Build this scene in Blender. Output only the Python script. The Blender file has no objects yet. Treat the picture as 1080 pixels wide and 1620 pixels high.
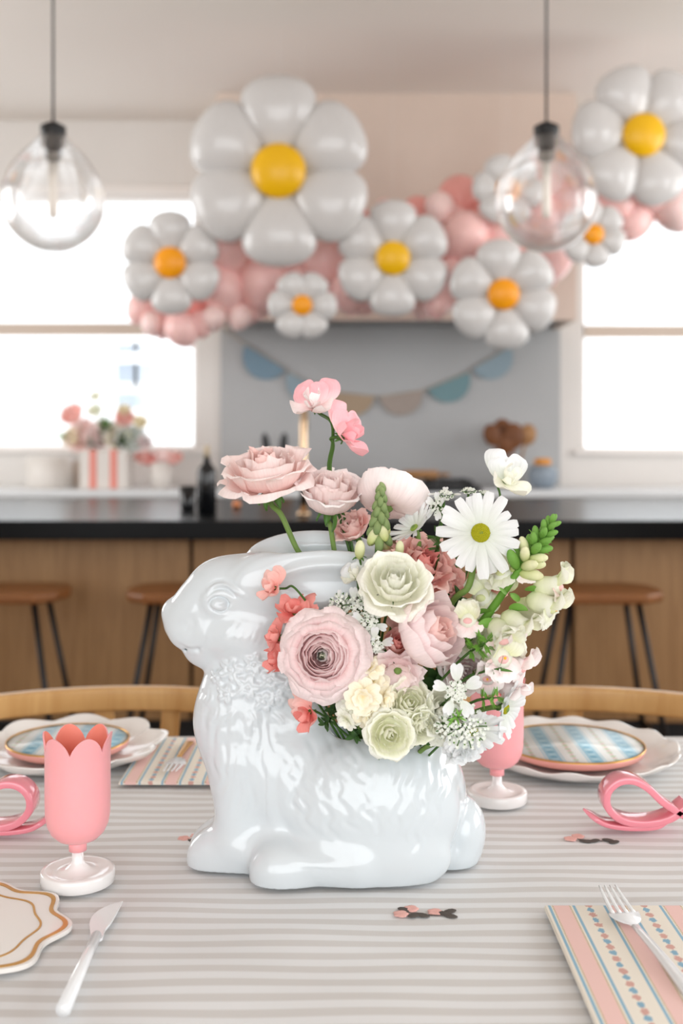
import bpy, bmesh, math, random
import numpy as np
from mathutils import Vector, Matrix, Euler
sc = bpy.context.scene
COL = sc.collection
PI = math.pi
# ---------------------------------------------------------------- camera
F = 1700.0; CZ = 1.19; HZ = 700.0; TZ = 0.75        # focal length in pixels (frame 1080x1620), eye height, horizon row, table height
cam = bpy.data.cameras.new('camera'); camo = bpy.data.objects.new('camera', cam); COL.objects.link(camo)
camo.location = (0, 0, CZ); camo.rotation_euler = (PI/2, 0, 0)
cam.sensor_fit = 'HORIZONTAL'; cam.lens = 50; cam.sensor_width = 50*1080/F
cam.sensor_height = cam.sensor_width*1.5
cam.shift_y = -(810-HZ)/1080
cam.clip_start = 0.05; cam.clip_end = 100
cam.dof.use_dof = True; cam.dof.focus_distance = 1.075; cam.dof.aperture_fstop = 5.2
sc.camera = camo
# ---------------------------------------------------------------- sky, daylight, exposure
w = bpy.data.worlds.new('sky'); sc.world = w; w.use_nodes = True
bg = w.node_tree.nodes['Background']; bg.inputs[0].default_value = (0.93, 0.97, 1, 1); bg.inputs[1].default_value = 2.2
sc.view_settings.view_transform = 'Standard'; sc.view_settings.look = 'None'
sc.view_settings.exposure = 0.0; sc.view_settings.gamma = 1; sc.view_settings.use_curve_mapping = False
sc.cycles.max_bounces = 10; sc.cycles.diffuse_bounces = 5; sc.cycles.glossy_bounces = 4
sc.cycles.transmission_bounces = 8; sc.cycles.transparent_max_bounces = 12
sc.cycles.caustics_reflective = False; sc.cycles.caustics_refractive = False
sc.cycles.sample_clamp_indirect = 6
def area(name, loc, target, sx, sy, power, col=(1, 1, 1)):
    l = bpy.data.lights.new(name, 'AREA'); l.shape = 'RECTANGLE'; l.size = sx; l.size_y = sy; l.energy = power; l.color = col
    o = bpy.data.objects.new(name, l); COL.objects.link(o); o.location = loc
    o.rotation_euler = (Vector(target)-Vector(loc)).to_track_quat('-Z', 'Y').to_euler()
    return o
area('added_rear_fill', (-0.3, -2.9, 1.6), (-0.3, 0, 1.3), 5.8, 2.4, 72, (1, .988, .97))      # added soft fill in an unseen rear opening, widened to soften highlights
area('daylight_dining_window', (3.9, 0.6, 1.85), (0, 0.9, 1.2), 2.6, 1.9, 57, (.97, .985, 1))        # right window beside the table
area('added_kitchen_fill', (-3.9, 4.4, 1.9), (0, 4.6, 1.5), 2.4, 1.9, 58, (1, .99, .97))         # added fill from an unseen left opening, brightens the kitchen
area('added_kitchen_fill', (3.9, 4.4, 1.9), (0, 4.6, 1.5), 2.4, 1.9, 58, (1, .99, .97))          # added fill from an unseen right opening, brightens the kitchen

# ---------------------------------------------------------------- helpers
def P(px, py, d): return Vector(((px-540)*d/F, d, CZ-(py-HZ)*d/F))
def T(px, py, z=TZ):                                   # point on a level surface
    d = (CZ-z)*F/(py-HZ); return Vector(((px-540)*d/F, d, z))
def srgb(r, g, b):
    f = lambda c: (c/255/12.92 if c/255 <= .04045 else ((c/255+.055)/1.055)**2.4)
    return (f(r), f(g), f(b), 1)
def mat(name, col, rough=.5, spec=.5, metal=0, coat=0, sss=0, trans=0, ior=1.45, bump=0, bscale=40, var=0, vscale=8, alpha=1, sheen=0):
    m = bpy.data.materials.new(name); m.use_nodes = True; nt = m.node_tree; b = nt.nodes['Principled BSDF']
    c = srgb(*col); b.inputs['Base Color'].default_value = c
    b.inputs['Roughness'].default_value = rough; b.inputs['Specular IOR Level'].default_value = spec
    b.inputs['Metallic'].default_value = metal; b.inputs['Coat Weight'].default_value = coat; b.inputs['Coat Roughness'].default_value = .04
    b.inputs['IOR'].default_value = ior; b.inputs['Transmission Weight'].default_value = trans
    if sss: b.inputs['Subsurface Weight'].default_value = sss; b.inputs['Subsurface Scale'].default_value = .006
    if sheen: b.inputs['Sheen Weight'].default_value = sheen
    if bump or var:
        tc = nt.nodes.new('ShaderNodeTexCoord'); nz = nt.nodes.new('ShaderNodeTexNoise'); nt.links.new(tc.outputs['Object'], nz.inputs['Vector'])
    if var:
        nz.inputs['Scale'].default_value = vscale; nz.inputs['Detail'].default_value = 4
        mx = nt.nodes.new('ShaderNodeMix'); mx.data_type = 'RGBA'
        mx.inputs[6].default_value = tuple(min(1, x*(1-var)) for x in c[:3])+(1,); mx.inputs[7].default_value = tuple(min(1, x*(1+var)) for x in c[:3])+(1,)
        nt.links.new(nz.outputs['Fac'], mx.inputs[0]); nt.links.new(mx.outputs[2], b.inputs['Base Color'])
    if bump:
        n2 = nt.nodes.new('ShaderNodeTexNoise'); n2.inputs['Scale'].default_value = bscale; nt.links.new(tc.outputs['Object'], n2.inputs['Vector'])
        bp = nt.nodes.new('ShaderNodeBump'); bp.inputs['Strength'].default_value = bump; bp.inputs['Distance'].default_value = .004
        nt.links.new(n2.outputs['Fac'], bp.inputs['Height']); nt.links.new(bp.outputs['Normal'], b.inputs['Normal'])
    return m
def wood(name, c1, c2, rough=.45, scale=(1, 1, 14), axis='x', spec=.4):
    m = mat(name, c1, rough, spec); nt = m.node_tree; b = nt.nodes['Principled BSDF']
    tc = nt.nodes.new('ShaderNodeTexCoord'); mp = nt.nodes.new('ShaderNodeMapping'); mp.inputs['Scale'].default_value = scale
    nz = nt.nodes.new('ShaderNodeTexNoise'); nz.inputs['Scale'].default_value = 3; nz.inputs['Detail'].default_value = 6; nz.inputs['Distortion'].default_value = 1.2
    cr = nt.nodes.new('ShaderNodeMix'); cr.data_type = 'RGBA'; cr.inputs[6].default_value = srgb(*c1); cr.inputs[7].default_value = srgb(*c2)
    nt.links.new(tc.outputs['Object'], mp.inputs[0]); nt.links.new(mp.outputs[0], nz.inputs['Vector'])
    mr = nt.nodes.new('ShaderNodeMapRange'); mr.inputs[1].default_value = .3; mr.inputs[2].default_value = .7
    nt.links.new(nz.outputs['Fac'], mr.inputs[0]); nt.links.new(mr.outputs[0], cr.inputs[0]); nt.links.new(cr.outputs[2], b.inputs['Base Color'])
    return m
def link(name, me, parent=None, m=None):
    o = bpy.data.objects.new(name, me); COL.objects.link(o)
    if parent is not None: o.parent = parent
    if m is not None and me is not None and len(me.materials) == 0: me.materials.append(m)
    return o
def mesh(name, v, f, m=None, smooth=True, uv=None):
    me = bpy.data.meshes.new(name); me.from_pydata([tuple(map(float, p)) for p in v], [], [tuple(map(int, q)) for q in f])
    if smooth: me.polygons.foreach_set('use_smooth', [True]*len(me.polygons))
    if uv is not None:
        ul = me.uv_layers.new(name='uv'); li = np.empty(len(me.loops), np.int32); me.loops.foreach_get('vertex_index', li)
        ul.data.foreach_set('uv', np.asarray(uv, np.float32)[li].ravel())
    if m is not None: me.materials.append(m)
    me.update(); return me
def obj(name, vf, m=None, parent=None, smooth=True): return link(name, mesh(name, vf[0], vf[1], m, smooth), parent)
def tag(o, label=None, cat=None, group=None, kind=None):
    if label: o['label'] = label
    if cat: o['category'] = cat
    if group: o['group'] = group
    if kind: o['kind'] = kind
    return o
def empty(name, loc=(0, 0, 0), rz=0, label=None, cat=None, group=None):
    o = bpy.data.objects.new(name, None); COL.objects.link(o); o.location = loc; o.rotation_euler = (0, 0, rz); o.empty_display_size = .02
    return tag(o, label, cat, group)
def structure(o): o['kind'] = 'structure'; return o
def join(*vfs):
    V, Fc = [], []
    for v, f in vfs:
        n = len(V); V += [tuple(p) for p in v]; Fc += [tuple(i+n for i in q) for q in f]
    return V, Fc
def xf(vf, M): return [tuple(M @ Vector(p)) for p in vf[0]], vf[1]
def mv(vf, x, y, z): return [(p[0]+x, p[1]+y, p[2]+z) for p in vf[0]], vf[1]
def box(x0, x1, y0, y1, z0, z1, bev=0, seg=2):
    bm = bmesh.new(); bmesh.ops.create_cube(bm, size=1)
    bmesh.ops.scale(bm, vec=(x1-x0, y1-y0, z1-z0), verts=bm.verts); bmesh.ops.translate(bm, vec=((x0+x1)/2, (y0+y1)/2, (z0+z1)/2), verts=bm.verts)
    if bev: bmesh.ops.bevel(bm, geom=bm.edges[:], offset=bev, segments=seg, profile=.7, affect='EDGES')
    r = [tuple(v.co) for v in bm.verts], [tuple(v.index for v in f.verts) for f in bm.faces]; bm.free(); return r
def lathe(prof, seg=32, fr=None):                       # prof [(r,z)...]; fr(phi, i) -> (radius factor, dz)
    V, Fc = [], []
    for i, (r, z) in enumerate(prof):
        for k in range(seg):
            a = 2*PI*k/seg; rf, dz = fr(a, i) if fr else (1, 0)
            V.append((r*rf*math.cos(a), r*rf*math.sin(a), z+dz))
    for i in range(len(prof)-1):
        for k in range(seg):
            k2 = (k+1) % seg; Fc.append((i*seg+k, i*seg+k2, (i+1)*seg+k2, (i+1)*seg+k))
    if prof[0][0] > 1e-6: pass
    return V, Fc
def capped(prof, seg=32, fr=None):
    V, Fc = lathe(prof, seg, fr); Fc.append(tuple(range(seg))[::-1]); n = len(prof)-1; Fc.append(tuple(n*seg+k for k in range(seg))); return V, Fc
def tube(pts, rad, seg=10, cap=True):
    pts = [Vector(p) for p in pts]; n = len(pts); rad = rad if hasattr(rad, '__len__') else [rad]*n
    V, Fc = [], []; ref = None
    for i, p in enumerate(pts):
        t = (pts[min(i+1, n-1)]-pts[max(i-1, 0)]).normalized()
        if ref is None: ref = Vector((1, 0, 0)) if abs(t.x) < .8 else Vector((0, 1, 0))
        a = (ref-t*ref.dot(t)).normalized(); b = t.cross(a); ref = a
        for k in range(seg):
            q = 2*PI*k/seg; V.append(tuple(p+a*(rad[i]*math.cos(q))+b*(rad[i]*math.sin(q))))
    for i in range(n-1):
        for k in range(seg):
            k2 = (k+1) % seg; Fc.append((i*seg+k, i*seg+k2, (i+1)*seg+k2, (i+1)*seg+k))
    if cap: Fc.append(tuple(range(seg))[::-1]); Fc.append(tuple((n-1)*seg+k for k in range(seg)))
    return V, Fc
def bez(p0, p1, p2, n=8):
    p0, p1, p2 = map(Vector, (p0, p1, p2)); return [p0*(1-t)**2+p1*2*t*(1-t)+p2*t*t for t in [i/(n-1) for i in range(n)]]
def spline(pts, n=6):                                   # Catmull-Rom through pts
    pts = [Vector(p) for p in pts]; q = [2*pts[0]-pts[1]]+pts+[2*pts[-1]-pts[-2]]; out = []
    for i in range(1, len(q)-2):
        for k in range(n):
            t = k/n; a, b, c, d = q[i-1:i+3]
            out.append(.5*((2*b)+(c-a)*t+(2*a-5*b+4*c-d)*t*t+(3*b-a-3*c+d)*t**3))
    out.append(pts[-1]); return out
def ball(r=1, seg=24, rings=14, sx=1, sy=1, sz=1, c=(0, 0, 0), tip=0):
    pr = []
    for i in range(rings+1):
        a = -PI/2+PI*i/rings; pr.append((max(1e-5, r*math.cos(a)), r*math.sin(a)))
    V, Fc = lathe(pr, seg); return [(x*sx+c[0], y*sy+c[1], z*sz+c[2]) for x, y, z in V], Fc
def grid(nu, nv, fn):
    V = [fn(i/nu, j/nv) for j in range(nv+1) for i in range(nu+1)]
    Fc = [(j*(nu+1)+i, j*(nu+1)+i+1, (j+1)*(nu+1)+i+1, (j+1)*(nu+1)+i) for j in range(nv) for i in range(nu)]
    return V, Fc
def slab(outline, z0, z1, rim=None):                     # extruded outline
    n = len(outline); V = [(x, y, z0) for x, y in outline]+[(x, y, z1) for x, y in outline]
    Fc = [tuple(range(n))[::-1], tuple(range(n, 2*n))]+[(i, (i+1) % n, n+(i+1) % n, n+i) for i in range(n)]
    return V, Fc
def solid(o, t, off=0):
    md = o.modifiers.new('thickness', 'SOLIDIFY'); md.thickness = t; md.offset = off; return o
def subd(o, n=1): md = o.modifiers.new('smooth', 'SUBSURF'); md.levels = n; md.render_levels = n; return o
def aim(v):                                              # rotation taking +Z to v
    return Vector(v).normalized().to_track_quat('Z', 'Y').to_matrix().to_4x4()

# ================================================================ the setting
M_wall = mat('white_wall_paint', (222, 218, 214), .8, .2, var=.02)
M_ceil = mat('ceiling_paint', (226, 220, 214), .9, .1)
M_trim = mat('white_trim_paint', (235, 230, 226), .5, .3)
M_hood = mat('beige_plaster', (214, 198, 186), .8, .2, var=.03)
M_stone = mat('pale_grey_stone', (172, 173, 174), .35, .4, var=.06, vscale=3)
M_counter = mat('white_counter_stone', (226, 228, 230), .25, .5, var=.03)
M_floor = wood('oak_floorboards', (150, 118, 84), (126, 96, 66), .5, (12, 1, 1))
M_cabw = mat('white_cabinet_paint', (222, 220, 216), .5, .3)
M_black = mat('honed_black_stone', (8, 9, 11), .25, .15, var=.2)
M_isl = wood('brown_oak_panel', (168, 132, 92), (146, 111, 75), .5, (14, 14, 1))
M_steel = mat('brushed_steel', (150, 150, 150), .3, .5, 1)
M_dark = mat('black_metal', (24, 25, 28), .4, .5)
def wall_with_holes(name, axis, pos, thick, u0, u1, z0, z1, holes, m):
    """one mesh: wall cells between the openings; holes = [(u0,u1,z0,z1)]"""
    us = sorted({u0, u1, *[h[0] for h in holes], *[h[1] for h in holes]}); zs = sorted({z0, z1, *[h[2] for h in holes], *[h[3] for h in holes]})
    parts = []
    for a, b in zip(us, us[1:]):
        for c, d in zip(zs, zs[1:]):
            mu, mz = (a+b)/2, (c+d)/2
            if any(h[0] < mu < h[1] and h[2] < mz < h[3] for h in holes): continue
            parts.append(box(a, b, pos, pos+thick, c, d) if axis == 'y' else box(pos, pos+thick, a, b, c, d))
    return structure(obj(name, join(*parts), m, smooth=False))
WY = 7.05; CEIL = 3.3
LW = (-2.52, -0.945, 1.155, 2.80); RW = (1.575, 2.95, 1.14, 2.80)
wall_with_holes('wall_back', 'y', WY, .16, -4, 4, 0, CEIL, [LW, RW], M_wall)
wall_with_holes('wall_front', 'y', -3.16, .16, -4, 4, 0, CEIL, [(-3.3, 2.7, .35, 2.85)], M_wall)  # unseen opening, made extra wide for softer light
wall_with_holes('wall_right', 'x', 4, .16, -3, 7.05, 0, CEIL, [(-.7, 1.9, .9, 2.8), (3.2, 5.6, .95, 2.85)], M_wall)  # far opening is added for the kitchen fill
wall_with_holes('wall_left', 'x', -4.16, .16, -3, 7.05, 0, CEIL, [(3.2, 5.6, .95, 2.85)], M_wall)  # unseen opening added for the kitchen fill
structure(obj('ceiling', box(-4.16, 4.16, -3.16, 7.21, CEIL, CEIL+.1), M_ceil, smooth=False))
fl = structure(obj('floor', box(-4.16, 4.16, -3.16, 7.21, -.1, -.012), M_floor, smooth=False))
pl = []                                                     # boards: 300 largest as parts would be unseen; the floor is wholly hidden
M_glass = bpy.data.materials.new('window_glass'); M_glass.use_nodes = True
nt = M_glass.node_tree; nt.nodes.clear(); o_ = nt.nodes.new('ShaderNodeOutputMaterial'); a_ = nt.nodes.new('ShaderNodeBsdfTransparent'); g_ = nt.nodes.new('ShaderNodeBsdfGlossy'); g_.inputs['Roughness'].default_value = .02
x_ = nt.nodes.new('ShaderNodeMixShader'); x_.inputs[0].default_value = .05; nt.links.new(a_.outputs[0], x_.inputs[1]); nt.links.new(g_.outputs[0], x_.inputs[2]); nt.links.new(x_.outputs[0], o_.inputs[0])
def sash_window(n, x0, x1, z0, z1, y, zr):
    t = .035
    fr = join(box(x0-.012, x0+t*.4, y+.02, y+.12, z0-.012, z1+.012), box(x1-t*.4, x1+.012, y+.02, y+.12, z0-.012, z1+.012), box(x0, x1, y+.02, y+.12, z1-t*.4, z1+.012), box(x0, x1, y+.02, y+.12, z0-.012, z0+t*.4))
    o = structure(obj('window_%d' % n, fr, M_trim, smooth=False))
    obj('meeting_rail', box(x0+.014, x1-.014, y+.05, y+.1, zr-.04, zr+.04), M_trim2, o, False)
    obj('sash', join(box(x0+.014, x0+.03, y+.05, y+.09, z0+.014, z1-.014), box(x1-.03, x1-.014, y+.05, y+.09, z0+.014, z1-.014)), M_trim, o, False)
    for a, b in ((z0+.014, zr-.027), (zr+.027, z1-.014)): obj('pane', box(x0+.03, x1-.03, y+.066, y+.07, a, b), M_glass, o, False)
    obj('window_sill', box(x0-.05, x1+.05, y-.05, y+.02, z0-.03, z0-.002, .004), M_trim, o)
    obj('window_head', box(x0-.06, x1+.06, y-.04, y-.001, z1+.012, z1+.07, .004), M_trim, o)
M_trim2 = mat('shaded_trim_paint', (206, 190, 176), .5, .3)  # the white trim again, with shade put into its colour
sash_window(1, *LW[:2], *LW[2:], WY, 1.94)
sash_window(2, *RW[:2], *RW[2:], WY, 1.925)
# neighbour's house seen through the left window
nh = empty('house_exterior', (-6.4, 13, 0), 0, 'bright white house outside, seen through the left window', 'building')
M_out = mat('outdoor_white_siding', (246, 246, 246), .8); M_outw = mat('outdoor_window_glass', (176, 186, 198), .6, .1)
obj('wall', box(0, 9, .15, .3, 0, 2.15), M_out, nh, False)
obj('foundation', box(-.05, 9.05, .1, .32, 0, .3), M_out, nh, False)
obj('roof', box(-.1, 9.2, -.15, .5, 2.15, 2.27), M_out, nh, False)
for (a, b, c, d) in ((183, 209, 545, 604), (216, 240, 545, 604), (183, 240, 622, 645)):
    p = P(a, c, 13); q = P(b, d, 13)
    wf = obj('window', box(p.x+6.4-.05, q.x+6.4+.05, .1, .16, q.z-.05, p.z+.05), M_out, nh, False)
    obj('pane', box(p.x+6.4, q.x+6.4, .08, .11, q.z, p.z), M_outw, wf, False)
# range hood
hood = empty('range_hood', (.33, 6.5, 1.93), 0, 'wide boxy beige plaster range hood above the cooktop', 'range hood')
obj('plaster_shell', join(box(-1.09, 1.09, 0, .04, 0, 1.385), box(-1.09, -1.05, .04, .54, 0, 1.385), box(1.05, 1.09, .04, .54, 0, 1.385)), M_hood, hood, False)
obj('bottom_panel', box(-1.05, 1.05, .04, .54, .02, .05), M_steel, hood, False)
bs = tag(obj('backsplash', box(-.79, 1.43, WY-.025, WY-.001, .905, 1.98), M_stone, smooth=False), 'pale grey stone slab on the wall between counter and hood', 'backsplash', kind='structure')
# back counter with cabinets
for side, x0, x1, wx0, wx1 in (('left', -3.6, -.20, -3.62, -.18), ('right', .86, 3.6, .845, 3.62)):
    cb = empty('base_cabinets', ((x0+x1)/2, 6.43, 0), 0, 'white base cabinets under the %s hand worktop on the back wall' % side, 'cabinet', 'white kitchen cabinets'); n = 6 if side == 'left' else 5; c_ = (x0+x1)/2; w_ = (x1-x0)/n
    obj('body', box(x0-c_, x1-c_, .03, .58, 0, .86), M_cabw, cb, False)
    for k in range(n):
        x = x0-c_+k*w_; dd = obj('door', box(x+.01, x+w_-.01, 0, .028, .1, .84, .004), M_cabw, cb); obj('handle', tube([(x+w_-.07, -.03, .6), (x+w_-.07, -.03, .75)], .006), M_steel, dd)
    tag(obj('worktop', box(wx0, wx1, 6.4, 7.02, .865, .905), M_counter, smooth=False), 'white stone worktop under the %s window' % side, 'worktop', 'white worktops')
rg = empty('kitchen_range', (.33, 6.4, 0), 0, 'black topped cooking range under the beige hood', 'range')
obj('body', box(-.5, .5, .03, .63, 0, .9, .005), M_steel, rg); obj('cooktop', box(-.5, .5, 0, .63, .9, .93, .004), M_dark, rg)
for x in (-.33, 0, .33):
    for y in (.16, .44):
        gr = obj('grate', join(box(x-.13, x+.13, y-.008, y+.008, .948, .962), box(x-.008, x+.008, y-.12, y+.12, .948, .962), *[box(x+sx*.12-.008, x+sx*.12+.008, y-.12, y+.12, .93, .962) for sx in (-1, 1)]), M_dark, rg, False)
for k in range(6): obj('knob', xf(capped([(.022, 0), (.02, .03)], 16), Matrix.Translation((-.4+k*.16, 0, .84)) @ Matrix.Rotation(PI/2, 4, 'X')), M_dark, rg)
# ---------------------------------------------------------------- kitchen island
isl = empty('kitchen_island', (0, 4.05, 0), 0, 'long oak kitchen island with a thick black stone slab top', 'kitchen island')
IZ = .895
obj('stone_top', box(-2.9, 2.9, 0, 1.62, IZ-.073, IZ, .004), M_black, isl, False)
obj('carcass', box(-2.7, 2.7, .2, 1.5, .08, IZ-.075), mat('dark_gap', (70, 50, 34), .8), isl, False)
obj('plinth', box(-2.65, 2.65, .24, 1.45, 0, .08), M_dark, isl, False)
for k in range(5):
    x0 = -.59-1.4975+k*.75-.75
for a, b in ((-2.7, -2.088), (-2.088, -.59), (-.59, .9075), (.9075, 2.405), (2.405, 2.7)):
    obj('panel', box(a+.008, b-.008, .17, .199, .09, IZ-.078, .003), M_isl, isl)

# ================================================================ dining table
M_cloth = mat('striped_cotton', (222, 219, 215), .85, .15, sheen=.1); nt = M_cloth.node_tree; b = nt.nodes['Principled BSDF']
tc = nt.nodes.new('ShaderNodeTexCoord'); sp = nt.nodes.new('ShaderNodeSeparateXYZ'); nz = nt.nodes.new('ShaderNodeTexNoise'); nz.inputs['Scale'].default_value = 3
nt.links.new(tc.outputs['UV'], sp.inputs[0]); nt.links.new(tc.outputs['UV'], nz.inputs['Vector'])
ma = nt.nodes.new('ShaderNodeMath'); ma.operation = 'MULTIPLY_ADD'; ma.inputs[1].default_value = .004; nt.links.new(nz.outputs['Fac'], ma.inputs[0]); nt.links.new(sp.outputs[1], ma.inputs[2])
mb = nt.nodes.new('ShaderNodeMath'); mb.operation = 'MULTIPLY'; mb.inputs[1].default_value = 2*PI/.0228; nt.links.new(ma.outputs[0], mb.inputs[0])
ms = nt.nodes.new('ShaderNodeMath'); ms.operation = 'SINE'; nt.links.new(mb.outputs[0], ms.inputs[0])
mr = nt.nodes.new('ShaderNodeMapRange'); mr.inputs[1].default_value = -.25; mr.inputs[2].default_value = .25; nt.links.new(ms.outputs[0], mr.inputs[0])
cm = nt.nodes.new('ShaderNodeMix'); cm.data_type = 'RGBA'; cm.inputs[6].default_value = srgb(205, 203, 201); cm.inputs[7].default_value = srgb(223, 224, 225)
nt.links.new(mr.outputs[0], cm.inputs[0]); nt.links.new(cm.outputs[2], b.inputs['Base Color'])
wv = nt.nodes.new('ShaderNodeTexNoise'); wv.inputs['Scale'].default_value = 900; nt.links.new(tc.outputs['UV'], wv.inputs['Vector'])
bp = nt.nodes.new('ShaderNodeBump'); bp.inputs['Strength'].default_value = .25; bp.inputs['Distance'].default_value = .001; nt.links.new(wv.outputs['Fac'], bp.inputs['Height']); nt.links.new(bp.outputs[0], b.inputs['Normal'])
TY0, TY1, TX = .56, 1.62, 1.25
M_oak = wood('honey_oak', (214, 168, 106), (190, 142, 82), .35, (1, 12, 1), spec=.5)
tb = empty('dining_table', (0, (TY0+TY1)/2, 0), 0, 'long oak dining table under the striped cloth', 'table')
obj('tabletop', box(-TX+.01, TX-.01, TY0-1.09+.01, TY1-1.09-.01, .70, .736), M_oak, tb, False)
for x in (-1.1, 1.1):
    for y in (-.42, .42): obj('leg', box(x-.035, x+.035, y-.035, y+.035, 0, .70, .005), M_oak, tb)
def cloth_fn():
    xs = np.concatenate([[-TX-.012]*5, np.linspace(-TX, TX, 221), [TX+.012]*5]); ys = np.concatenate([[TY0-.008]*5, np.linspace(TY0, TY1, 111), [TY1+.008]*5])
    V, U = [], []
    for j, y in enumerate(ys):
        for i, x in enumerate(xs):
            di = max(0, 5-i, i-(len(xs)-6)); dj = max(0, 5-j, j-(len(ys)-6)); d = max(di, dj)
            z = TZ-.0035
            if d == 0:
                e = min(1, (TX-abs(x))*20, (y-TY0)*20, (TY1-y)*20)
                z += max(0, e)*(.0007*math.sin(x*9+y*23)+.00055*math.sin(y*61+3*math.sin(x*4)+x*11)+.0004*math.sin(x*37-y*29))
            else: z -= .045*d-.005
            xx = x+(.01*math.sin(y*31)*dj/5 if di == 0 else 0)+math.copysign(.004*di, x) if di else x
            yy = y+((-1 if y < 1 else 1)*(.004*dj+.012*dj/5*math.sin(x*24))) if dj else y
            V.append((xx, yy, z)); U.append((x, y+(dj*.05*(1 if y > 1 else -1))))
    n = len(xs); Fc = [(j*n+i, j*n+i+1, (j+1)*n+i+1, (j+1)*n+i) for j in range(len(ys)-1) for i in range(n-1)]
    return V, Fc, U
v, f, u = cloth_fn()
cl = link('tablecloth', mesh('tablecloth', v, f, M_cloth, True, u)); tag(cl, 'beige and white striped cotton tablecloth covering the dining table', 'tablecloth')

# ================================================================ porcelain rabbit planter (signed distance field -> quads)
import openvdb
M_porc = mat('white_glazed_porcelain', (207, 214, 218), .17, .5, coat=.5, sss=.0)
S0 = 1504.0; D0 = 1.13                                  # local unit: 1/1504 m; x from the frame's centre, z up from the table
def rabbit():
    vx = 2.0; lo = np.array([-300., -150., -4.]); hi = np.array([260., 150., 540.])
    n = ((hi-lo)/vx).astype(int)+1
    ax = [np.arange(n[i], dtype=np.float32)*vx+lo[i] for i in range(3)]
    G = np.full(tuple(n), 40., np.float32)
    def sub(c, r):
        s = []
        for i in range(3):
            a = max(0, int((c[i]-r[i]-45-lo[i])/vx)); b = min(n[i], int((c[i]+r[i]+45-lo[i])/vx)+1); s.append(slice(a, max(a, b)))
        return tuple(s)
    def coords(s): return ax[0][s[0]][:, None, None], ax[1][s[1]][None, :, None], ax[2][s[2]][None, None, :]
    def comb(s, d, k, mode):
        a = G[s]
        if mode < 0: a = -a
        h = np.clip(.5+.5*(a-d)/k, 0, 1); r = a*(1-h)+d*h-k*h*(1-h)
        G[s] = r if mode > 0 else -r
    def ell(px, py, y, rx, rz, ry, rot=0, k=18, mode=1, yaw=0):
        c = (px-540, y, 1362-py); R = max(rx, rz, ry) if (rot or yaw) else None
        s = sub(c, (R, R, R) if R else (rx, ry, rz)); X, Y, Z = coords(s); X = X-c[0]; Y = Y-c[1]; Z = Z-c[2]
        if rot: a = math.radians(rot); X, Z = X*math.cos(a)+Z*math.sin(a), -X*math.sin(a)+Z*math.cos(a)
        if yaw: a = math.radians(yaw); X, Y = X*math.cos(a)+Y*math.sin(a), -X*math.sin(a)+Y*math.cos(a)
        k0 = np.sqrt((X/rx)**2+(Y/ry)**2+(Z/rz)**2)+1e-6; k1 = np.sqrt((X/rx**2)**2+(Y/ry**2)**2+(Z/rz**2)**2)+1e-6
        comb(s, k0*(k0-1)/k1, k, mode)
    def cap(p0, p1, r0, r1, k=15, mode=1):
        a = np.array([p0[0]-540, p0[2], 1362-p0[1]], np.float32); b = np.array([p1[0]-540, p1[2], 1362-p1[1]], np.float32)
        c = (a+b)/2; s = sub(c, np.abs(b-a)/2+max(r0, r1)); X, Y, Z = coords(s); ba = b-a
        h = np.clip(((X-a[0])*ba[0]+(Y-a[1])*ba[1]+(Z-a[2])*ba[2])/(ba@ba), 0, 1)
        d = np.sqrt((X-a[0]-h*ba[0])**2+(Y-a[1]-h*ba[1])**2+(Z-a[2]-h*ba[2])**2)-(r0+(r1-r0)*h)
        comb(s, d, k, mode)
    # trunk
    ell(590, 1262, 0, 142, 125, 104, k=20)
    ell(640, 1255, 0, 92, 112, 96, k=20)
    ell(600, 1335, 0, 120, 60, 108, k=20)
    ell(470, 1235, 0, 90, 112, 78, k=30)
    ell(398, 1180, 0, 74, 125, 62, k=30)
    ell(385, 1085, 0, 62, 75, 52, k=25)
    ell(432, 1030, 0, 72, 110, 52, k=30)
    ell(480, 1060, 0, 60, 120, 50, k=30)
    ell(455, 1330, 0, 110, 50, 84, k=25)
    ell(410, 1350, 0, 60, 62, 46, k=20)
    ell(374, 1140, 0, 68, 78, 52, k=25)
    for s in (-1, 1):
        ell(592, 1262, s*60, 126, 108, 54, k=16); ell(600, 1330, s*78, 105, 50, 34, k=16)                        # haunch
        cap((446, 1338, s*78), (560, 1335, s*80), 33, 38, k=18); ell(455, 1356, s*76, 52, 42, 38, k=14)          # hind foot
        ell(440, 1345, s*82, 36, 34, 28, k=12)
        cap((380, 1200, s*24), (378, 1315, s*26), 40, 34, k=18)          # foreleg
        ell(364, 1352, s*20, 62, 50, 32, k=26)                          # forepaw
        ell(338, 1350, s*18, 36, 38, 26, k=16)
    ell(730, 1318, -4, 37, 58, 42, rot=-6, k=8)                         # tail
    ell(712, 1345, -4, 44, 34, 44, k=10)
    # head
    ell(385, 948, 0, 92, 66, 54, rot=4, k=22)
    ell(322, 952, 0, 50, 36, 34, rot=48, k=20)
    ell(410, 925, 0, 80, 44, 50, k=22)
    ell(352, 926, 0, 48, 40, 38, k=16)
    ell(312, 975, 0, 50, 44, 38, rot=50, k=20)
    ell(296, 985, 0, 36, 36, 30, k=15)
    ell(345, 1005, 0, 55, 42, 46, k=20)
    ell(330, 1030, 0, 38, 28, 30, k=14)
    ell(272, 968, 0, 16, 19, 16, rot=-20, k=8)                          # nose
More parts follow.
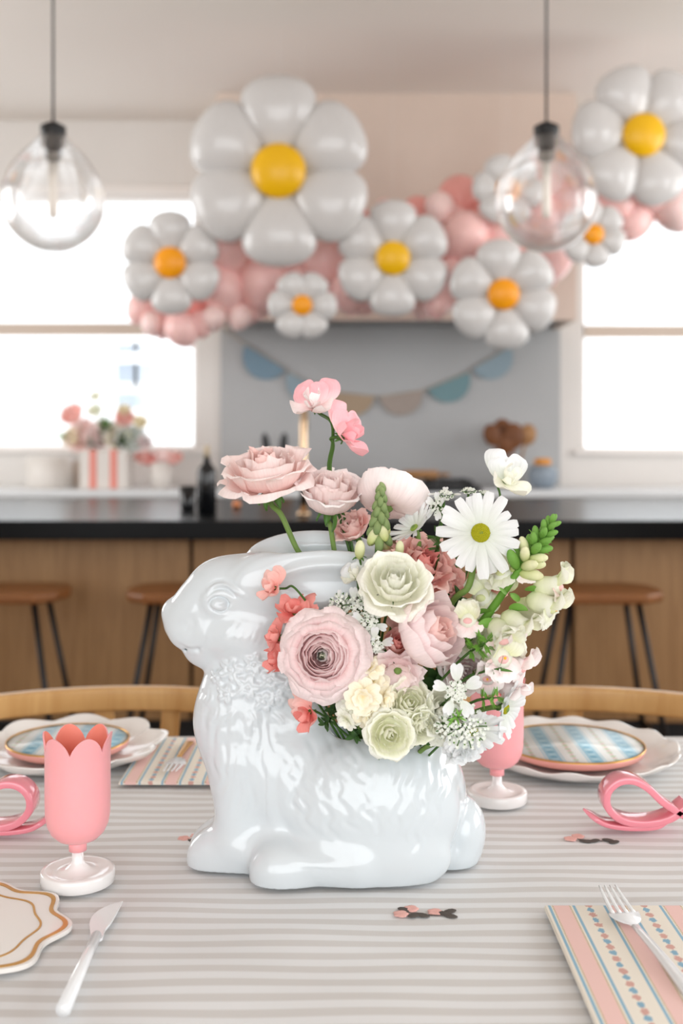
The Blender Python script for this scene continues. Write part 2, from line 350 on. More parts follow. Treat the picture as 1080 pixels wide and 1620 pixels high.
    for s in (-1, 1):
        ell(300, 1000, s*14, 30, 27, 24, k=7)                           # lip pads
        ell(385, 1000, s*26, 48, 40, 36, k=16)                          # cheeks
        ell(352, 946, s*43, 27, 22, 12, k=8)                            # brow mound
        ell(352, 950, s*52, 17, 13, 7, k=2, mode=-1)                     # socket
        ell(352, 950, s*46, 15, 11.5, 11, k=2)                          # eyeball
        ell(294, 958, s*24, 6, 3, 8, rot=-30, k=4, mode=-1)               # nostril
    cap((297, 1025, -32), (297, 1025, 32), 2.0, 2.0, k=5, mode=-1)
    cap((310, 1027, -40), (318, 1024, -36), 2.5, 2.5, k=5, mode=-1)
    # ears laid back
    for s, cx, cy, rx, rz in ((-1, 508, 914, 122, 46), (1, 500, 888, 112, 44)):
        ell(cx, cy, s*42, rx, rz, 17, rot=(2 if s < 0 else 0), k=14, yaw=-4*s)
        ell(cx+14, cy+4, s*60, rx*.86, rz*.62, 13, rot=2, k=6, mode=-1, yaw=-4*s)
        ell(425, 912, s*36, 48, 38, 20, k=22)
    # hollow for the flowers
    ell(600, 1195, 0, 96, 70, 62, k=8, mode=-1)
    ell(600, 1130, 0, 92, 95, 60, k=8, mode=-1)
    Z = ax[2][None, None, :]; G[:] = np.maximum(G, -Z+0*G)               # flat foot
    g = openvdb.FloatGrid(background=40.0); g.copyFromArray(G)
    p, q = g.convertToQuads(0.0)
    p = p.astype(np.float64)*vx+lo
    q = q[:, ::-1] if RAB_FLIP else q
    return p, q.astype(np.int64)
RAB_FLIP = False
rp, rq = rabbit()
def smooth_mesh(p, q, it=2):
    e = np.concatenate([q[:, [0, 1]], q[:, [1, 2]], q[:, [2, 3]], q[:, [3, 0]]]); 
    for _ in range(it):
        s = np.zeros_like(p); c = np.zeros(len(p)); np.add.at(s, e[:, 0], p[e[:, 1]]); np.add.at(s, e[:, 1], p[e[:, 0]]); np.add.at(c, e[:, 0], 1); np.add.at(c, e[:, 1], 1)
        m = s/c[:, None]; keep = p[:, 2] < 1.5; z = p[:, 2].copy(); p = p*.4+m*.6; p[keep, 2] = z[keep]
    return p
rp = smooth_mesh(rp, rq, 3)
def vnormals(p, q):
    fn = np.cross(p[q[:, 2]]-p[q[:, 0]], p[q[:, 3]]-p[q[:, 1]]); N = np.zeros_like(p)
    for k in range(4): np.add.at(N, q[:, k], fn)
    return N/np.maximum(np.linalg.norm(N, axis=1), 1e-9)[:, None]
N = vnormals(rp, rq)
c0 = rp.mean(0)
if np.mean(np.einsum('ij,ij->i', N, rp-c0)) < 0: rq = rq[:, ::-1]; N = -N
# modelled relief: locks of fur, eyelid, garland of blossoms (strokes in side view, on both flanks)
disp = np.zeros(len(rp)); sx, sz = rp[:, 0], rp[:, 2]
side = np.clip((np.abs(N[:, 1])-.12)*3, 0, 1); outer = (np.abs(rp[:, 1]) > 22)*1.0
def to_local(pts, dn=0.0):
    k = 1-dn/S0/D0                                         # stroke drawn at the near surface
    return np.array([((x-540)*k, 1362-(HZ+(y-HZ)*k)) for x, y in pts])
def stroke(pts, w=3.0, a=-1.6, dn=70, taper=True):
    global disp
    w = w*1.15
    q = [Vector((x, y, 0)) for x, y in to_local(pts, dn)]; q = spline(q, 6) if len(q) > 2 else [q[0].lerp(q[1], t/6) for t in range(7)]
    q = np.array([(v.x, v.y) for v in q]); m = (sx > q[:, 0].min()-15) & (sx < q[:, 0].max()+15) & (sz > q[:, 1].min()-15) & (sz < q[:, 1].max()+15) & (side > 0) & (outer > 0)
    if not m.any(): return
    X, Z = sx[m], sz[m]; best = np.full(len(X), 1e9); tt = np.zeros(len(X))
    for i in range(len(q)-1):
        d = q[i+1]-q[i]; L = d@d+1e-9; h = np.clip(((X-q[i, 0])*d[0]+(Z-q[i, 1])*d[1])/L, 0, 1)
        ds = np.hypot(X-q[i, 0]-h*d[0], Z-q[i, 1]-h*d[1]); b = ds < best; best[b] = ds[b]; tt[b] = (i+h[b])/(len(q)-1)
    f = np.sin(np.clip(tt, .02, .98)*PI)**.5 if taper else 1
    disp[m] += .56*a*f*side[m]*(np.exp(-(best/w)**2)-.45*np.exp(-((best-2.2*w)/w)**2))
rr = random.Random(5)
for cx, cy, L, b in [(470, 1235, 60, -1), (492, 1215, 70, -1), (458, 1265, 60, -1), (505, 1240, 60, -1), (478, 1290, 60, -1), (520, 1205, 55, -1), (540, 1195, 45, -1), (530, 1250, 55, -1),
                     (515, 1295, 60, -1), (560, 1215, 50, -1), (450, 1225, 50, -1), (545, 1290, 40, -1), (575, 1270, 45, -.6), (590, 1225, 50, .3), (625, 1215, 55, .5), (600, 1300, 45, .4),
                     (650, 1205, 60, .8), (672, 1210, 62, .9), (690, 1225, 60, 1), (640, 1250, 50, .7), (668, 1265, 60, .8), (695, 1280, 60, .9), (708, 1240, 50, 1), (630, 1290, 45, .6), (660, 1320, 50, .8),
                     (600, 1180, 40, .2), (620, 1175, 40, .4), (665, 1180, 40, .6), (570, 1180, 40, -.4)]:
    bend = 14*b; a = 1.7+rr.random()*.6
    stroke([(cx+bend*.6, cy-L/2), (cx-bend*.5, cy-L*.12), (cx-bend*.2, cy+L*.2), (cx-bend+ (10 if b < 0 else 0), cy+L/2)], 3.6, -a, 95)
stroke([(445, 1200), (436, 1245), (440, 1295), (462, 1330), (500, 1345), (545, 1348)], 6, -2.8, 88)      # haunch outline
stroke([(560, 1160), (500, 1165), (455, 1190)], 6, -1.5, 80)
for x0, y0, x1, y1 in [(365, 1120, 362, 1180), (378, 1130, 384, 1185), (395, 1120, 400, 1175), (345, 1135, 338, 1190), (352, 1165, 356, 1225), (372, 1185, 366, 1240), (388, 1190, 394, 1245), (330, 1120, 325, 1165),
                       (410, 1140, 412, 1190), (380, 1235, 372, 1285), (398, 1240, 392, 1290), (358, 1215, 350, 1250), (412, 1180, 420, 1225), (425, 1150, 438, 1190), (338, 1190, 345, 1230)]:
    mx, my = (x0+x1)/2+rr.uniform(-7, 7), (y0+y1)/2; stroke([(x0, y0), (mx, my), (x1, y1)], 3.2, -2.0, 50)
for k in range(9):                                                                                       # cheek tufts
    x = 352+k*9; stroke([(x+26, 985+k*3), (x+16, 1000+k*4), (x, 1008+k*3)], 2.8, -1.0, 40)
stroke([(330, 938), (342, 928), (358, 927), (374, 936), (388, 944)], 2.6, 4.0, 50); stroke([(328, 946), (340, 934), (358, 933), (372, 944)], 2.0, -3.2, 50)
stroke([(334, 958), (350, 965), (368, 960)], 2.2, 2.4, 50)
stroke([(430, 908), (468, 890), (520, 885), (600, 892)], 6, -5.0, 60); stroke([(445, 935), (500, 950), (560, 952)], 6, -2.0, 60)
stroke([(300, 1005), (308, 990), (306, 978)], 3.5, -1.3, 30); stroke([(283, 1022), (300, 1030), (318, 1026), (328, 1012)], 2.4, -2.4, 36)
def blossom(cx, cy, R, a=4.5):
    global disp
    (x, z), = to_local([(cx, cy)], 52); dx, dz = sx-x, sz-z; r = np.hypot(dx, dz); th = np.arctan2(dz, dx)
    lob = R*(.62+.38*np.abs(np.cos(th*2.5))); m = (r < R*1.4) & (outer > 0)
    f = 1/(1+np.exp((r-lob)/1.1)); v = a*f*(1-.35*np.exp(-(np.sin(th*2.5)/.2)**2))+1.6*np.exp(-(r/3.5)**2)-1.5*np.exp(-((r-5)/1.8)**2)
    disp[m] += (v*side)[m]
for cx, cy, R in [(365, 1062, 19), (392, 1088, 20), (402, 1052, 17), (428, 1078, 17), (418, 1112, 16), (358, 1100, 15), (440, 1108, 14), (344, 1076, 12), (455, 1085, 12)]: blossom(cx, cy, R)
for a, b, c, d in [(372, 1120, 352, 1138), (396, 1126, 402, 1150), (430, 1130, 446, 1150), (330, 1095, 322, 1120), (345, 1120, 335, 1145)]:
    stroke([(a, b), ((a+c)/2+4, (b+d)/2), (c, d)], 6, 3.2, 50); stroke([(a, b), ((a+c)/2+4, (b+d)/2), (c, d)], 1.6, -1.8, 50)
rp = rp+N*disp[:, None]
rp[:, 2] = np.maximum(rp[:, 2], 0)
V = np.stack([rp[:, 0]/S0, rp[:, 1]/S0, rp[:, 2]/S0], 1)
me = bpy.data.meshes.new('rabbit_planter'); me.vertices.add(len(V)); me.vertices.foreach_set('co', V.ravel()); me.loops.add(rq.size); me.loops.foreach_set('vertex_index', rq.ravel())
me.polygons.add(len(rq)); me.polygons.foreach_set('loop_start', np.arange(len(rq))*4); me.polygons.foreach_set('loop_total', np.full(len(rq), 4)); me.polygons.foreach_set('use_smooth', np.ones(len(rq), bool))
me.update(calc_edges=True); me.validate()
rab = link('rabbit_planter', me, None, M_porc); rab.location = (0, D0, TZ+.001)
tag(rab, 'large white glazed porcelain rabbit planter crouching on the striped cloth, ears laid back', 'planter')

# ================================================================ flowers
def petal_mat(name, base, tip, trans=.14, rough=.55, spec=.25, gpos=(0, .8)):
    m = bpy.data.materials.new(name); m.use_nodes = True; nt = m.node_tree; b = nt.nodes['Principled BSDF']; out = nt.nodes['Material Output']
    tc = nt.nodes.new('ShaderNodeTexCoord'); sp = nt.nodes.new('ShaderNodeSeparateXYZ'); nt.links.new(tc.outputs['UV'], sp.inputs[0])
    mr = nt.nodes.new('ShaderNodeMapRange'); mr.inputs[1].default_value, mr.inputs[2].default_value = gpos; nt.links.new(sp.outputs[1], mr.inputs[0])
    mx = nt.nodes.new('ShaderNodeMix'); mx.data_type = 'RGBA'; mx.inputs[6].default_value = srgb(*base); mx.inputs[7].default_value = srgb(*tip); nt.links.new(mr.outputs[0], mx.inputs[0])
    # fine veins running along the petal
    mp = nt.nodes.new('ShaderNodeMapping'); mp.inputs['Scale'].default_value = (26, 2.5, 1); nt.links.new(tc.outputs['UV'], mp.inputs[0])
    nz = nt.nodes.new('ShaderNodeTexNoise'); nz.inputs['Scale'].default_value = 1; nz.inputs['Detail'].default_value = 3; nt.links.new(mp.outputs[0], nz.inputs['Vector'])
    hv = nt.nodes.new('ShaderNodeHueSaturation'); vr = nt.nodes.new('ShaderNodeMapRange'); vr.inputs[1].default_value = .3; vr.inputs[2].default_value = .7; vr.inputs[3].default_value = .94; vr.inputs[4].default_value = 1.05
    nt.links.new(nz.outputs['Fac'], vr.inputs[0]); nt.links.new(vr.outputs[0], hv.inputs['Value']); nt.links.new(mx.outputs[2], hv.inputs['Color'])
    nt.links.new(hv.outputs[0], b.inputs['Base Color']); b.inputs['Roughness'].default_value = rough; b.inputs['Specular IOR Level'].default_value = spec
    bp = nt.nodes.new('ShaderNodeBump'); bp.inputs['Strength'].default_value = .18; bp.inputs['Distance'].default_value = .0006; nt.links.new(nz.outputs['Fac'], bp.inputs['Height']); nt.links.new(bp.outputs[0], b.inputs['Normal'])
    if trans:
        tr = nt.nodes.new('ShaderNodeBsdfTranslucent'); nt.links.new(hv.outputs[0], tr.inputs[0]); ms = nt.nodes.new('ShaderNodeMixShader'); ms.inputs[0].default_value = trans
        nt.links.new(b.outputs[0], ms.inputs[1]); nt.links.new(tr.outputs[0], ms.inputs[2]); nt.links.new(ms.outputs[0], out.inputs[0])
    return m
PM = {
 'blush': petal_mat('blush_petal', (255, 214, 208), (255, 240, 237), .25), 'rosepink': petal_mat('rose_pink_petal', (255, 204, 196), (255, 224, 218), .25),
 'coral': petal_mat('coral_petal', (236, 128, 120), (247, 166, 158)), 'coralpale': petal_mat('pale_coral_petal', (246, 170, 160), (250, 206, 198)),
 'pink': petal_mat('sweet_pink_petal', (254, 234, 234), (252, 192, 199), gpos=(0, .6)), 'white': petal_mat('white_petal', (226, 232, 220), (238, 240, 241), .2),
 'cream': petal_mat('cream_petal', (250, 250, 230), (252, 252, 242), .25), 'green_cream': petal_mat('greenish_cream_petal', (250, 251, 218), (254, 254, 240), .25),
 'butter': petal_mat('butter_petal', (252, 238, 198), (253, 247, 228)), 'ranunc': petal_mat('ranunculus_petal', (255, 222, 222), (255, 242, 242), .42, gpos=(.2, .95)),
 'peony': petal_mat('peony_petal', (254, 228, 226), (253, 238, 238), .25), 'snap': petal_mat('snapdragon_petal', (224, 230, 176), (242, 242, 228)), 'blushwhite': petal_mat('blush_white_petal', (250, 218, 216), (252, 244, 243)),
 'lip': petal_mat('pink_lip_petal', (250, 200, 198), (253, 243, 241)),
}
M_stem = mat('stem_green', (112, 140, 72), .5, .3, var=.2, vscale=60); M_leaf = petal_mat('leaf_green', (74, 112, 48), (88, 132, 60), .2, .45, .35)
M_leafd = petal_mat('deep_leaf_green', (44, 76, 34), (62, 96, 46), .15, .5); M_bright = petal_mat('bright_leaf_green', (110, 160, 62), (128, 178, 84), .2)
M_sage = petal_mat('sage_bud_green', (116, 140, 88), (150, 168, 112), .1); M_greenw = petal_mat('green_white_bud', (190, 202, 120), (238, 238, 196), .15)
M_disc = mat('daisy_disc', (168, 166, 40), .8, .1, var=.25, vscale=400); M_ctr = mat('green_flower_heart', (150, 172, 80), .7, .2, var=.3, vscale=300); M_yel = mat('yellow_palate', (250, 190, 50), .6)
M_umb = mat('tiny_white_florets', (228, 231, 222), .6, .2)
def catm(pts, n):
    p = np.array(pts, float); q = np.vstack([2*p[0]-p[1], p, 2*p[-1]-p[-2]]); out = []
    for t in np.linspace(0, len(p)-1-1e-9, n+1):
        i = int(t); f = t-i; a, b, c, d = q[i:i+4]; out.append(.5*((2*b)+(c-a)*f+(2*a-5*b+4*c-d)*f*f+(3*b-a-3*c+d)*f**3))
    return np.array(out)
def wrap_petal(prof, phiw, ruf=.03, seed=0, nu=8, nv=7, round_=.22, notch=0):
    """petal wrapped round the flower's axis: prof = (radius, height) from base to edge"""
    rs = random.Random(seed); ph = [rs.uniform(0, 6.3) for _ in range(4)]; pr = catm(prof, 40); V, U = [], []
    for j in range(nv+1):
        for i in range(nu+1):
            u = -1+2*i/nu; t = j/nv*(1-round_*abs(u)**2.4-notch*math.exp(-(u/.22)**2)+.03*math.sin(u*5+ph[0])); t = max(0, min(1, t))
            k = t*40; a = int(min(39, k)); f = k-a; r, z = pr[a]*(1-f)+pr[a+1]*f
            wd = .35+.65*math.sin(min(1, t/.62)*PI/2); p = u*phiw*wd
            w = ruf*t**2.5*(math.sin(u*4.2+ph[1])+.6*math.sin(u*8.5+ph[2])); r2 = r*(1+.06*u*u*0)+w*(.6+r); z2 = z+w*.7*math.cos(ph[3]+u*3)
            V.append((r2*math.sin(p), -r2*math.cos(p), z2)); U.append((u*.5+.5, j/nv))
    n = nu+1; Fc = [(j*n+i, j*n+i+1, (j+1)*n+i+1, (j+1)*n+i) for j in range(nv) for i in range(nu)]
    return V, Fc, U
def flat_petal(L=1, W=.5, a=.4, b=.3, cup=.1, curl=.1, ruf=0, seed=0, nu=6, nv=8, notch=0, fold=0, teeth=0):
    """petal or leaf lying along +Y, face to +Z"""
    rs = random.Random(seed); ph = [rs.uniform(0, 6.3) for _ in range(4)]; mxw = (a/(a+b))**a*(b/(a+b))**b; V, U = [], []
    for j in range(nv+1):
        t = j/nv; tt = .015+.97*t; wd = W*.5*(tt**a)*((1-tt)**b)/mxw
        for i in range(nu+1):
            u = -1+2*i/nu
            y = L*(t-notch*t**6*math.exp(-(u/.3)**2)+teeth*math.sin(u*9)*t**6)
            z = cup*W*u*u*math.sin(t*PI*.75)+curl*L*t*t+ruf*t*(math.sin(u*3.3+ph[0]+t*3)*abs(u)**.7+.7*math.sin(t*7+u*2+ph[1])*abs(u))+fold*abs(u)*W*.4
            V.append((wd*u, y, z)); U.append((u*.5+.5, t))
    n = nu+1; Fc = [(j*n+i, j*n+i+1, (j+1)*n+i+1, (j+1)*n+i) for j in range(nv) for i in range(nu)]
    return V, Fc, U
_cache = {}
def shared(key, name, maker, m):
    k = (key, m.name)
    if k not in _cache: v = maker(); _cache[k] = mesh(name, v[0], v[1], m, True, v[2] if len(v) > 2 else None)
    return _cache[k]
def place(name, me, parent, M):
    o = bpy.data.objects.new(name, me); COL.objects.link(o); o.parent = parent; o.matrix_basis = M; return o
RZ = lambda a: Matrix.Rotation(a, 4, 'Z'); RX = lambda a: Matrix.Rotation(a, 4, 'X'); RY = lambda a: Matrix.Rotation(a, 4, 'Y'); TR = lambda x, y, z: Matrix.Translation((x, y, z))
def SC(s, sy=None, sz=None): return Matrix.Diagonal((s, s if sy is None else sy, s if sz is None else sz, 1))
HEART = P(598, 1235, 1.125)                                   # where the stems meet inside the planter
def root(name, px, py, d, dirv, R, back, label, group=None, cat='flower'):
    dv = Vector(dirv).normalized(); R = R*1.0; o = empty(name, (0, 0, 0), 0, label, cat, group); M = TR(*(P(px, py, d)-dv*back*R)) @ aim(dv)
    o.matrix_basis = M; return o, M
frs = random.Random(11)
def stem(o, M, r=.0024, via=None, to=None, m=None, k=.03, n=12, start=(0, 0, 0), taper=.9):
    a = M @ Vector(start); dv = (M.to_3x3() @ Vector((0, 0, 1))).normalized()
    e = to if to is not None else HEART+Vector((frs.uniform(-.03, .03), frs.uniform(-.015, .015), frs.uniform(-.02, .02)))
    pts = [a, a-dv*k]+list(via or [])+[e]; pts = spline(pts, n//2) if len(pts) > 3 else bez(pts[0], pts[1], pts[-1], n)
    Mi = M.inverted(); q = [Mi @ p for p in pts]
    return obj('stem', tube(q, [r*(1-(1-taper)*i/len(q)) for i in range(len(q))], 8), m or M_stem, o)
def sepals(o, R, n=5, L=.6, W=.24, down=.9, m=None, z=0):
    me = shared(('sepal', L, W), 'sepal', lambda: flat_petal(L, W, .45, .8, .2, -.25, .02, 3), m or M_leaf)
    for k in range(n): place('sepal', me, o, TR(0, 0, z*R) @ RZ(k*2*PI/n+.3) @ RX(-down+frs.uniform(-.25, .25)) @ SC(R))
def calyx(o, R, s=.16, m=None): return place('calyx', shared(('calyx', s), 'calyx', lambda: ball(s, 12, 8, 1, 1, 1.1), m or M_stem), o, SC(R))
ROSE = [(3, 1.5, [(.03, .05), (.15, .35), (.16, .62), (.10, .86)]), (4, 1.05, [(.05, 0), (.25, .25), (.29, .6), (.24, .86)]), (5, .85, [(.06, 0), (.38, .2), (.44, .55), (.42, .82)]),
        (5, .85, [(.08, 0), (.50, .13), (.62, .46), (.66, .75)]), (6, .74, [(.08, 0), (.6, .06), (.79, .34), (.93, .6), (1.0, .57)]), (6, .66, [(.08, -.02), (.58, -.02), (.86, .15), (1.02, .27), (1.12, .12)])]
CUP = [(3, 1.5, [(.03, .05), (.18, .3), (.2, .6), (.12, .9)]), (4, 1.1, [(.05, 0), (.32, .2), (.38, .6), (.3, .95)]), (4, 1.0, [(.06, 0), (.5, .12), (.62, .5), (.52, 1.0)]), (5, .85, [(.08, 0), (.62, .02), (.85, .4), (.78, .9)]), (5, .78, [(.08, -.02), (.66, -.04), (.98, .3), (1.02, .75)])]
DOME = [(4, 1.2, [(.05, 0), (.45, .1), (.5, .45), (.2, .72)]), (5, 1.0, [(.06, 0), (.62, .06), (.72, .42), (.45, .74)]), (5, .9, [(.08, 0), (.75, .0), (.94, .35), (.72, .68)]), (6, .8, [(.08, -.02), (.7, -.05), (1.05, .22), (.98, .55)])]
OPEN = [(5, .9, [(.03, .05), (.14, .2), (.17, .42), (.2, .56)]), (6, .8, [(.05, 0), (.28, .15), (.36, .38), (.42, .52)]), (6, .75, [(.06, 0), (.42, .1), (.56, .3), (.66, .42)]), (7, .66, [(.08, 0), (.55, .04), (.78, .2), (.92, .3)]), (6, .7, [(.08, -.02), (.6, -.04), (.88, .06), (1.04, .1)])]
def rose(px, py, d, Rpx, dirv, col, label, layers=ROSE, ruf=.03, name='rose', group='roses in the bouquet', outer=None, sep=True, stemk=None, inner=None, zs=1, rnd=.22):
    R = Rpx*1.1*d/F; o, M = root(name, px, py, d, dirv, R, .42*zs, label, group)
    for li, (n, pw, prof) in enumerate(layers):
        m = PM[outer if (outer and li >= len(layers)-1) else (inner if inner and li < 2 else col)]
        off = frs.uniform(0, 6)
        for k in range(n):
            sd = k % 2; me = shared(('wrap', str(layers[li]), ruf, sd, rnd), 'petal', lambda: wrap_petal(prof, pw, ruf, li*10+sd, round_=rnd), m)
            s = R*frs.uniform(.95, 1.05)
            place('petal', me, o, RZ(off+2*PI*k/n+frs.uniform(-.12, .12)) @ RX(frs.uniform(-.05, .05)) @ SC(s, s, s*zs*frs.uniform(.94, 1.05)))
    calyx(o, R)
    if sep: sepals(o, R)
    stem(o, M, **(stemk or {})); return o
def ranunculus(px, py, d, Rpx, dirv, label, col='ranunc'):
    R = Rpx*d/F; o, M = root('ranunculus', px, py, d, dirv, R, .3, label, 'pink ranunculus in the bouquet')
    rr_ = [.08, .14, .20, .27, .34, .41, .48, .55, .62, .74, .85, .93, 1.0]
    for li, r in enumerate(rr_):
        n = 4 if li < 2 else 5 if li < 8 else 6; h = .82-.026*li
        e = .60 if li < 2 else .80 if li < 6 else .86 if li < 9 else .98
        prof = [(.04, 0), (r*.8, .02+.016*(12-li)), (r*1.03, h*.55), (r*(e+.09), h*.85), (r*e, h)]
        if li >= 9: q_ = li-9; prof = [(.04, 0), (.45+.06*q_, .20-.05*q_), (.60+.09*q_, .50-.09*q_), (.72+.09*q_, .54-.11*q_), (.78+.10*q_, .44-.12*q_)]
        pw = 2.35*PI/n*.62; off = frs.uniform(0, 6); m = PM['green_cream'] if li == 0 else PM['white' if li < 2 else 'peony' if li > 10 else col]
        for k in range(n):
            sd = k % 2; me = shared(('ran', li, sd), 'petal', lambda: wrap_petal(prof, pw, .014 if li < 8 else .035, li*7+sd, 10, 8, .3 if li < 8 else .18), m)
            place('petal', me, o, RZ(off+2*PI*k/n+frs.uniform(-.15, .15)) @ RX(frs.uniform(-.04, .04)) @ SC(R*frs.uniform(.96, 1.03)))
    place('flower_heart', shared('heart', 'flower_heart', lambda: ball(.05, 12, 8, 1, 1, 1.6), M_leafd), o, TR(0, 0, R*.60) @ SC(R))
    calyx(o, R); stem(o, M, .0022); return o
def daisy(px, py, d, Rpx, dirv, label, n=13, rings=2, tilt=.12, disc=.22, via=None, to=None, L=.9, W=.25, name='daisy', r=.0026, discm=None):
    R = Rpx*d/F; o, M = root(name, px, py, d, dirv, R, .05, label, 'white daisies in the bouquet')
    for q in range(rings):
        for k in range(n):
            me = shared(('daisy', (k+q) % 3, L, W), 'petal', lambda: flat_petal(L, W, .42, .17, -.14, -.10+.07*((k+q) % 3), .016, k+q, 6, 10, .0), PM['white'])
            place('petal', me, o, TR(0, 0, .03*R*q) @ RZ(2*PI*(k+.5*q)/n+frs.uniform(-.07, .07)) @ TR(0, .12*R, 0) @ RX(tilt-.14*q+frs.uniform(-.08, .08)) @ SC(R*frs.uniform(.84, 1.06)*(1-.06*q)))
    def disc_vf():
        parts = [ball(1, 18, 8, 1, 1, .45)]
        for i in range(90):
            rr1 = math.sqrt(i/90)*.95; a = i*2.39996; parts.append(ball(.075, 6, 4, 1, 1, 1.2, (rr1*math.cos(a), rr1*math.sin(a), .45*math.sqrt(max(0, 1-rr1**2)))))
        return join(*parts)
    place('disc', shared('disc', 'disc', disc_vf, discm or M_disc), o, TR(0, 0, .05*R) @ SC(R*disc))
    calyx(o, R, .14); sepals(o, R, 6, .25, .12, 1.0); stem(o, M, r, via, to); return o
def sweet_pea(px, py, d, Rpx, dirv, col, label, roll=0, via=None, to=None, wing=None, cat='flower', stemr=.0013, group='sweet peas in the bouquet'):
    R = Rpx*1.28*d/F; o, M = root('sweet_pea', px, py, d, dirv, R, .2, label, group); M = M @ RZ(roll); o.matrix_basis = M
    s1 = shared('sp_std', 'standard_petal', lambda: flat_petal(1.2, 1.9, .55, .32, -.15, -.2, .17, 4, 14, 10, .2), PM[col])
    place('standard_petal', s1, o, RX(.22) @ SC(R*.95)); place('standard_petal', s1, o, RZ(.3) @ RX(.55) @ SC(R*.72))
    s2 = shared('sp_wing', 'wing_petal', lambda: flat_petal(1.05, 1.0, .5, .3, .25, .15, .15, 8, 9, 8, .05), PM[wing or col])
    for k in (-1, 1): place('wing_petal', s2, o, RZ(k*2.25) @ RX(.45) @ RY(k*.35) @ SC(R*.9)); place('wing_petal', s2, o, RZ(k*1.2) @ RX(.95) @ RY(k*.8) @ SC(R*.7))
    place('keel_petal', s2, o, RZ(PI) @ RX(1.0) @ SC(R*.6)); calyx(o, R, .15, M_leaf); sepals(o, R, 5, .3, .12, .5); stem(o, M, stemr, via, to, m=M_leaf, k=.015); return o
def leaf(parent, Mw, L, W=.35, m=None, curl=-.3, name='leaf'):
    me = shared(('leaf', W, curl), name, lambda: flat_petal(1, W, .5, .75, .15, curl, .02, 5, 6, 8), m or M_leaf); return place(name, me, parent, Mw @ SC(L))
def cluster(n, R, z, s, seed=0, cells=6):                   # many tiny five-petalled florets as one mesh
    rs = random.Random(seed); parts = []
    pet = flat_petal(1, .8, .5, .3, .1, .1, 0, 0, 2, 2)[:2]
    for i in range(n):
        rr1 = math.sqrt((i+.5)/n)*R; a = i*2.39996+rs.uniform(-.2, .2); c = TR(rr1*math.cos(a), rr1*math.sin(a), z-rr1*rr1/R*.35+rs.uniform(-.1, .1)*R) @ RZ(rs.uniform(0, 6)) @ RX(rs.uniform(-.5, .5))
        for k in range(5): parts.append(xf(pet, c @ RZ(k*2*PI/5) @ RX(.3) @ SC(s)))
    return join(*parts)
def lace(px, py, d, Rpx, dirv, label, outer=8, n=40, via=None, to=None, rays=9, Lo=.5, seed=0, cl=.62, fs=.055, stemr=.0013):
    R = Rpx*d/F; o, M = root('lace_flower', px, py, d, dirv, R, .3, label, 'white lace flowers in the bouquet')
    obj('ray', join(*[tube([(0, 0, 0), (R*cl*.5*math.cos(a), R*cl*.5*math.sin(a), R*.18), (R*cl*.9*math.cos(a), R*cl*.9*math.sin(a), R*.3)], .0006, 5) for a in [i*2*PI/rays for i in range(rays)]]), M_leaf, o)
    c = obj('floret_cluster', cluster(n, R*cl, R*.36, R*fs*2, seed), M_umb, o); c['kind'] = 'stuff'
    obj('green_centre', join(*[ball(R*.035, 6, 4, c=(R*cl*.9*math.sqrt(i/22)*math.cos(i*2.4), R*cl*.9*math.sqrt(i/22)*math.sin(i*2.4), R*(.36-.2*i/22))) for i in range(22)]), M_bright, o)
    me = shared('lace_petal', 'outer_petal', lambda: flat_petal(1, .75, .55, .25, .1, .05, .03, 2, 6, 6, .12), PM['white'])
    for k in range(outer): place('outer_petal', me, o, RZ(k*2*PI/max(1, outer)+frs.uniform(-.2, .2)) @ TR(0, R*(1-Lo), R*.3) @ RX(frs.uniform(-.25, .35)) @ SC(R*Lo*frs.uniform(.8, 1.1)))
    stem(o, M, stemr, via, to, m=M_leaf); return o
def blossom(parent, Mw, R, m=None, lipm=None, seed=0):       # a snapdragon blossom as one part with its lobes
    m = m or PM['snap']; lipm = lipm or PM['lip']
    t = place('blossom', shared('snap_tube', 'blossom', lambda: (lambda v: (v[0], v[1], [(0, max(0, p[2])) for p in v[0]]))(capped([(.08, 0), (.24, .12), (.31, .35), (.27, .6), (.30, .75), (.1, .8)], 12)), m), parent, Mw @ SC(R))
    up = shared('snap_up', 'lobe', lambda: flat_petal(.62, .8, .5, .3, .25, -.35, .09, 3, 8, 6, .1), m); dn = shared('snap_dn', 'lobe', lambda: flat_petal(.5, .62, .5, .3, -.2, -.5, .08, 7, 6, 6, .05), lipm)
    for k in (-.5, .5): place('lobe', up, t, TR(0, .12, .66) @ RZ(k) @ RX(.9))
    for k in (-.8, 0, .8): place('lobe', dn, t, TR(0, -.08, .68) @ RZ(PI+k) @ RX(.55))
    place('palate', shared('palate', 'palate', lambda: ball(.13, 10, 6, 1.3, .9, .8), lipm), t, TR(0, -.06, .76)); (place('yellow_spot', shared('ysp', 'yellow_spot', lambda: ball(.04, 8, 5), M_yel), t, TR(0, -.03, .87)) if frs.random() < .45 else None)
    return t
def stock_floret(parent, Mw, R, m):
    me = shared('stock_petal', 'petal', lambda: flat_petal(1, 1.15, .55, .25, .15, -.1, .1, 6, 9, 7, .15), m)
    for q, (n, s, t) in enumerate(((5, 1, .1), (4, .7, .75), (3, .45, 1.2))):
        for k in range(n): place('petal', me, parent, Mw @ RZ(2*PI*k/n+q+frs.uniform(-.2, .2)) @ RX(t+frs.uniform(-.2, .2)) @ SC(R*s))
V3 = lambda x, y, z: (x, y, z)
UPW = P(520, 985, 1.128)
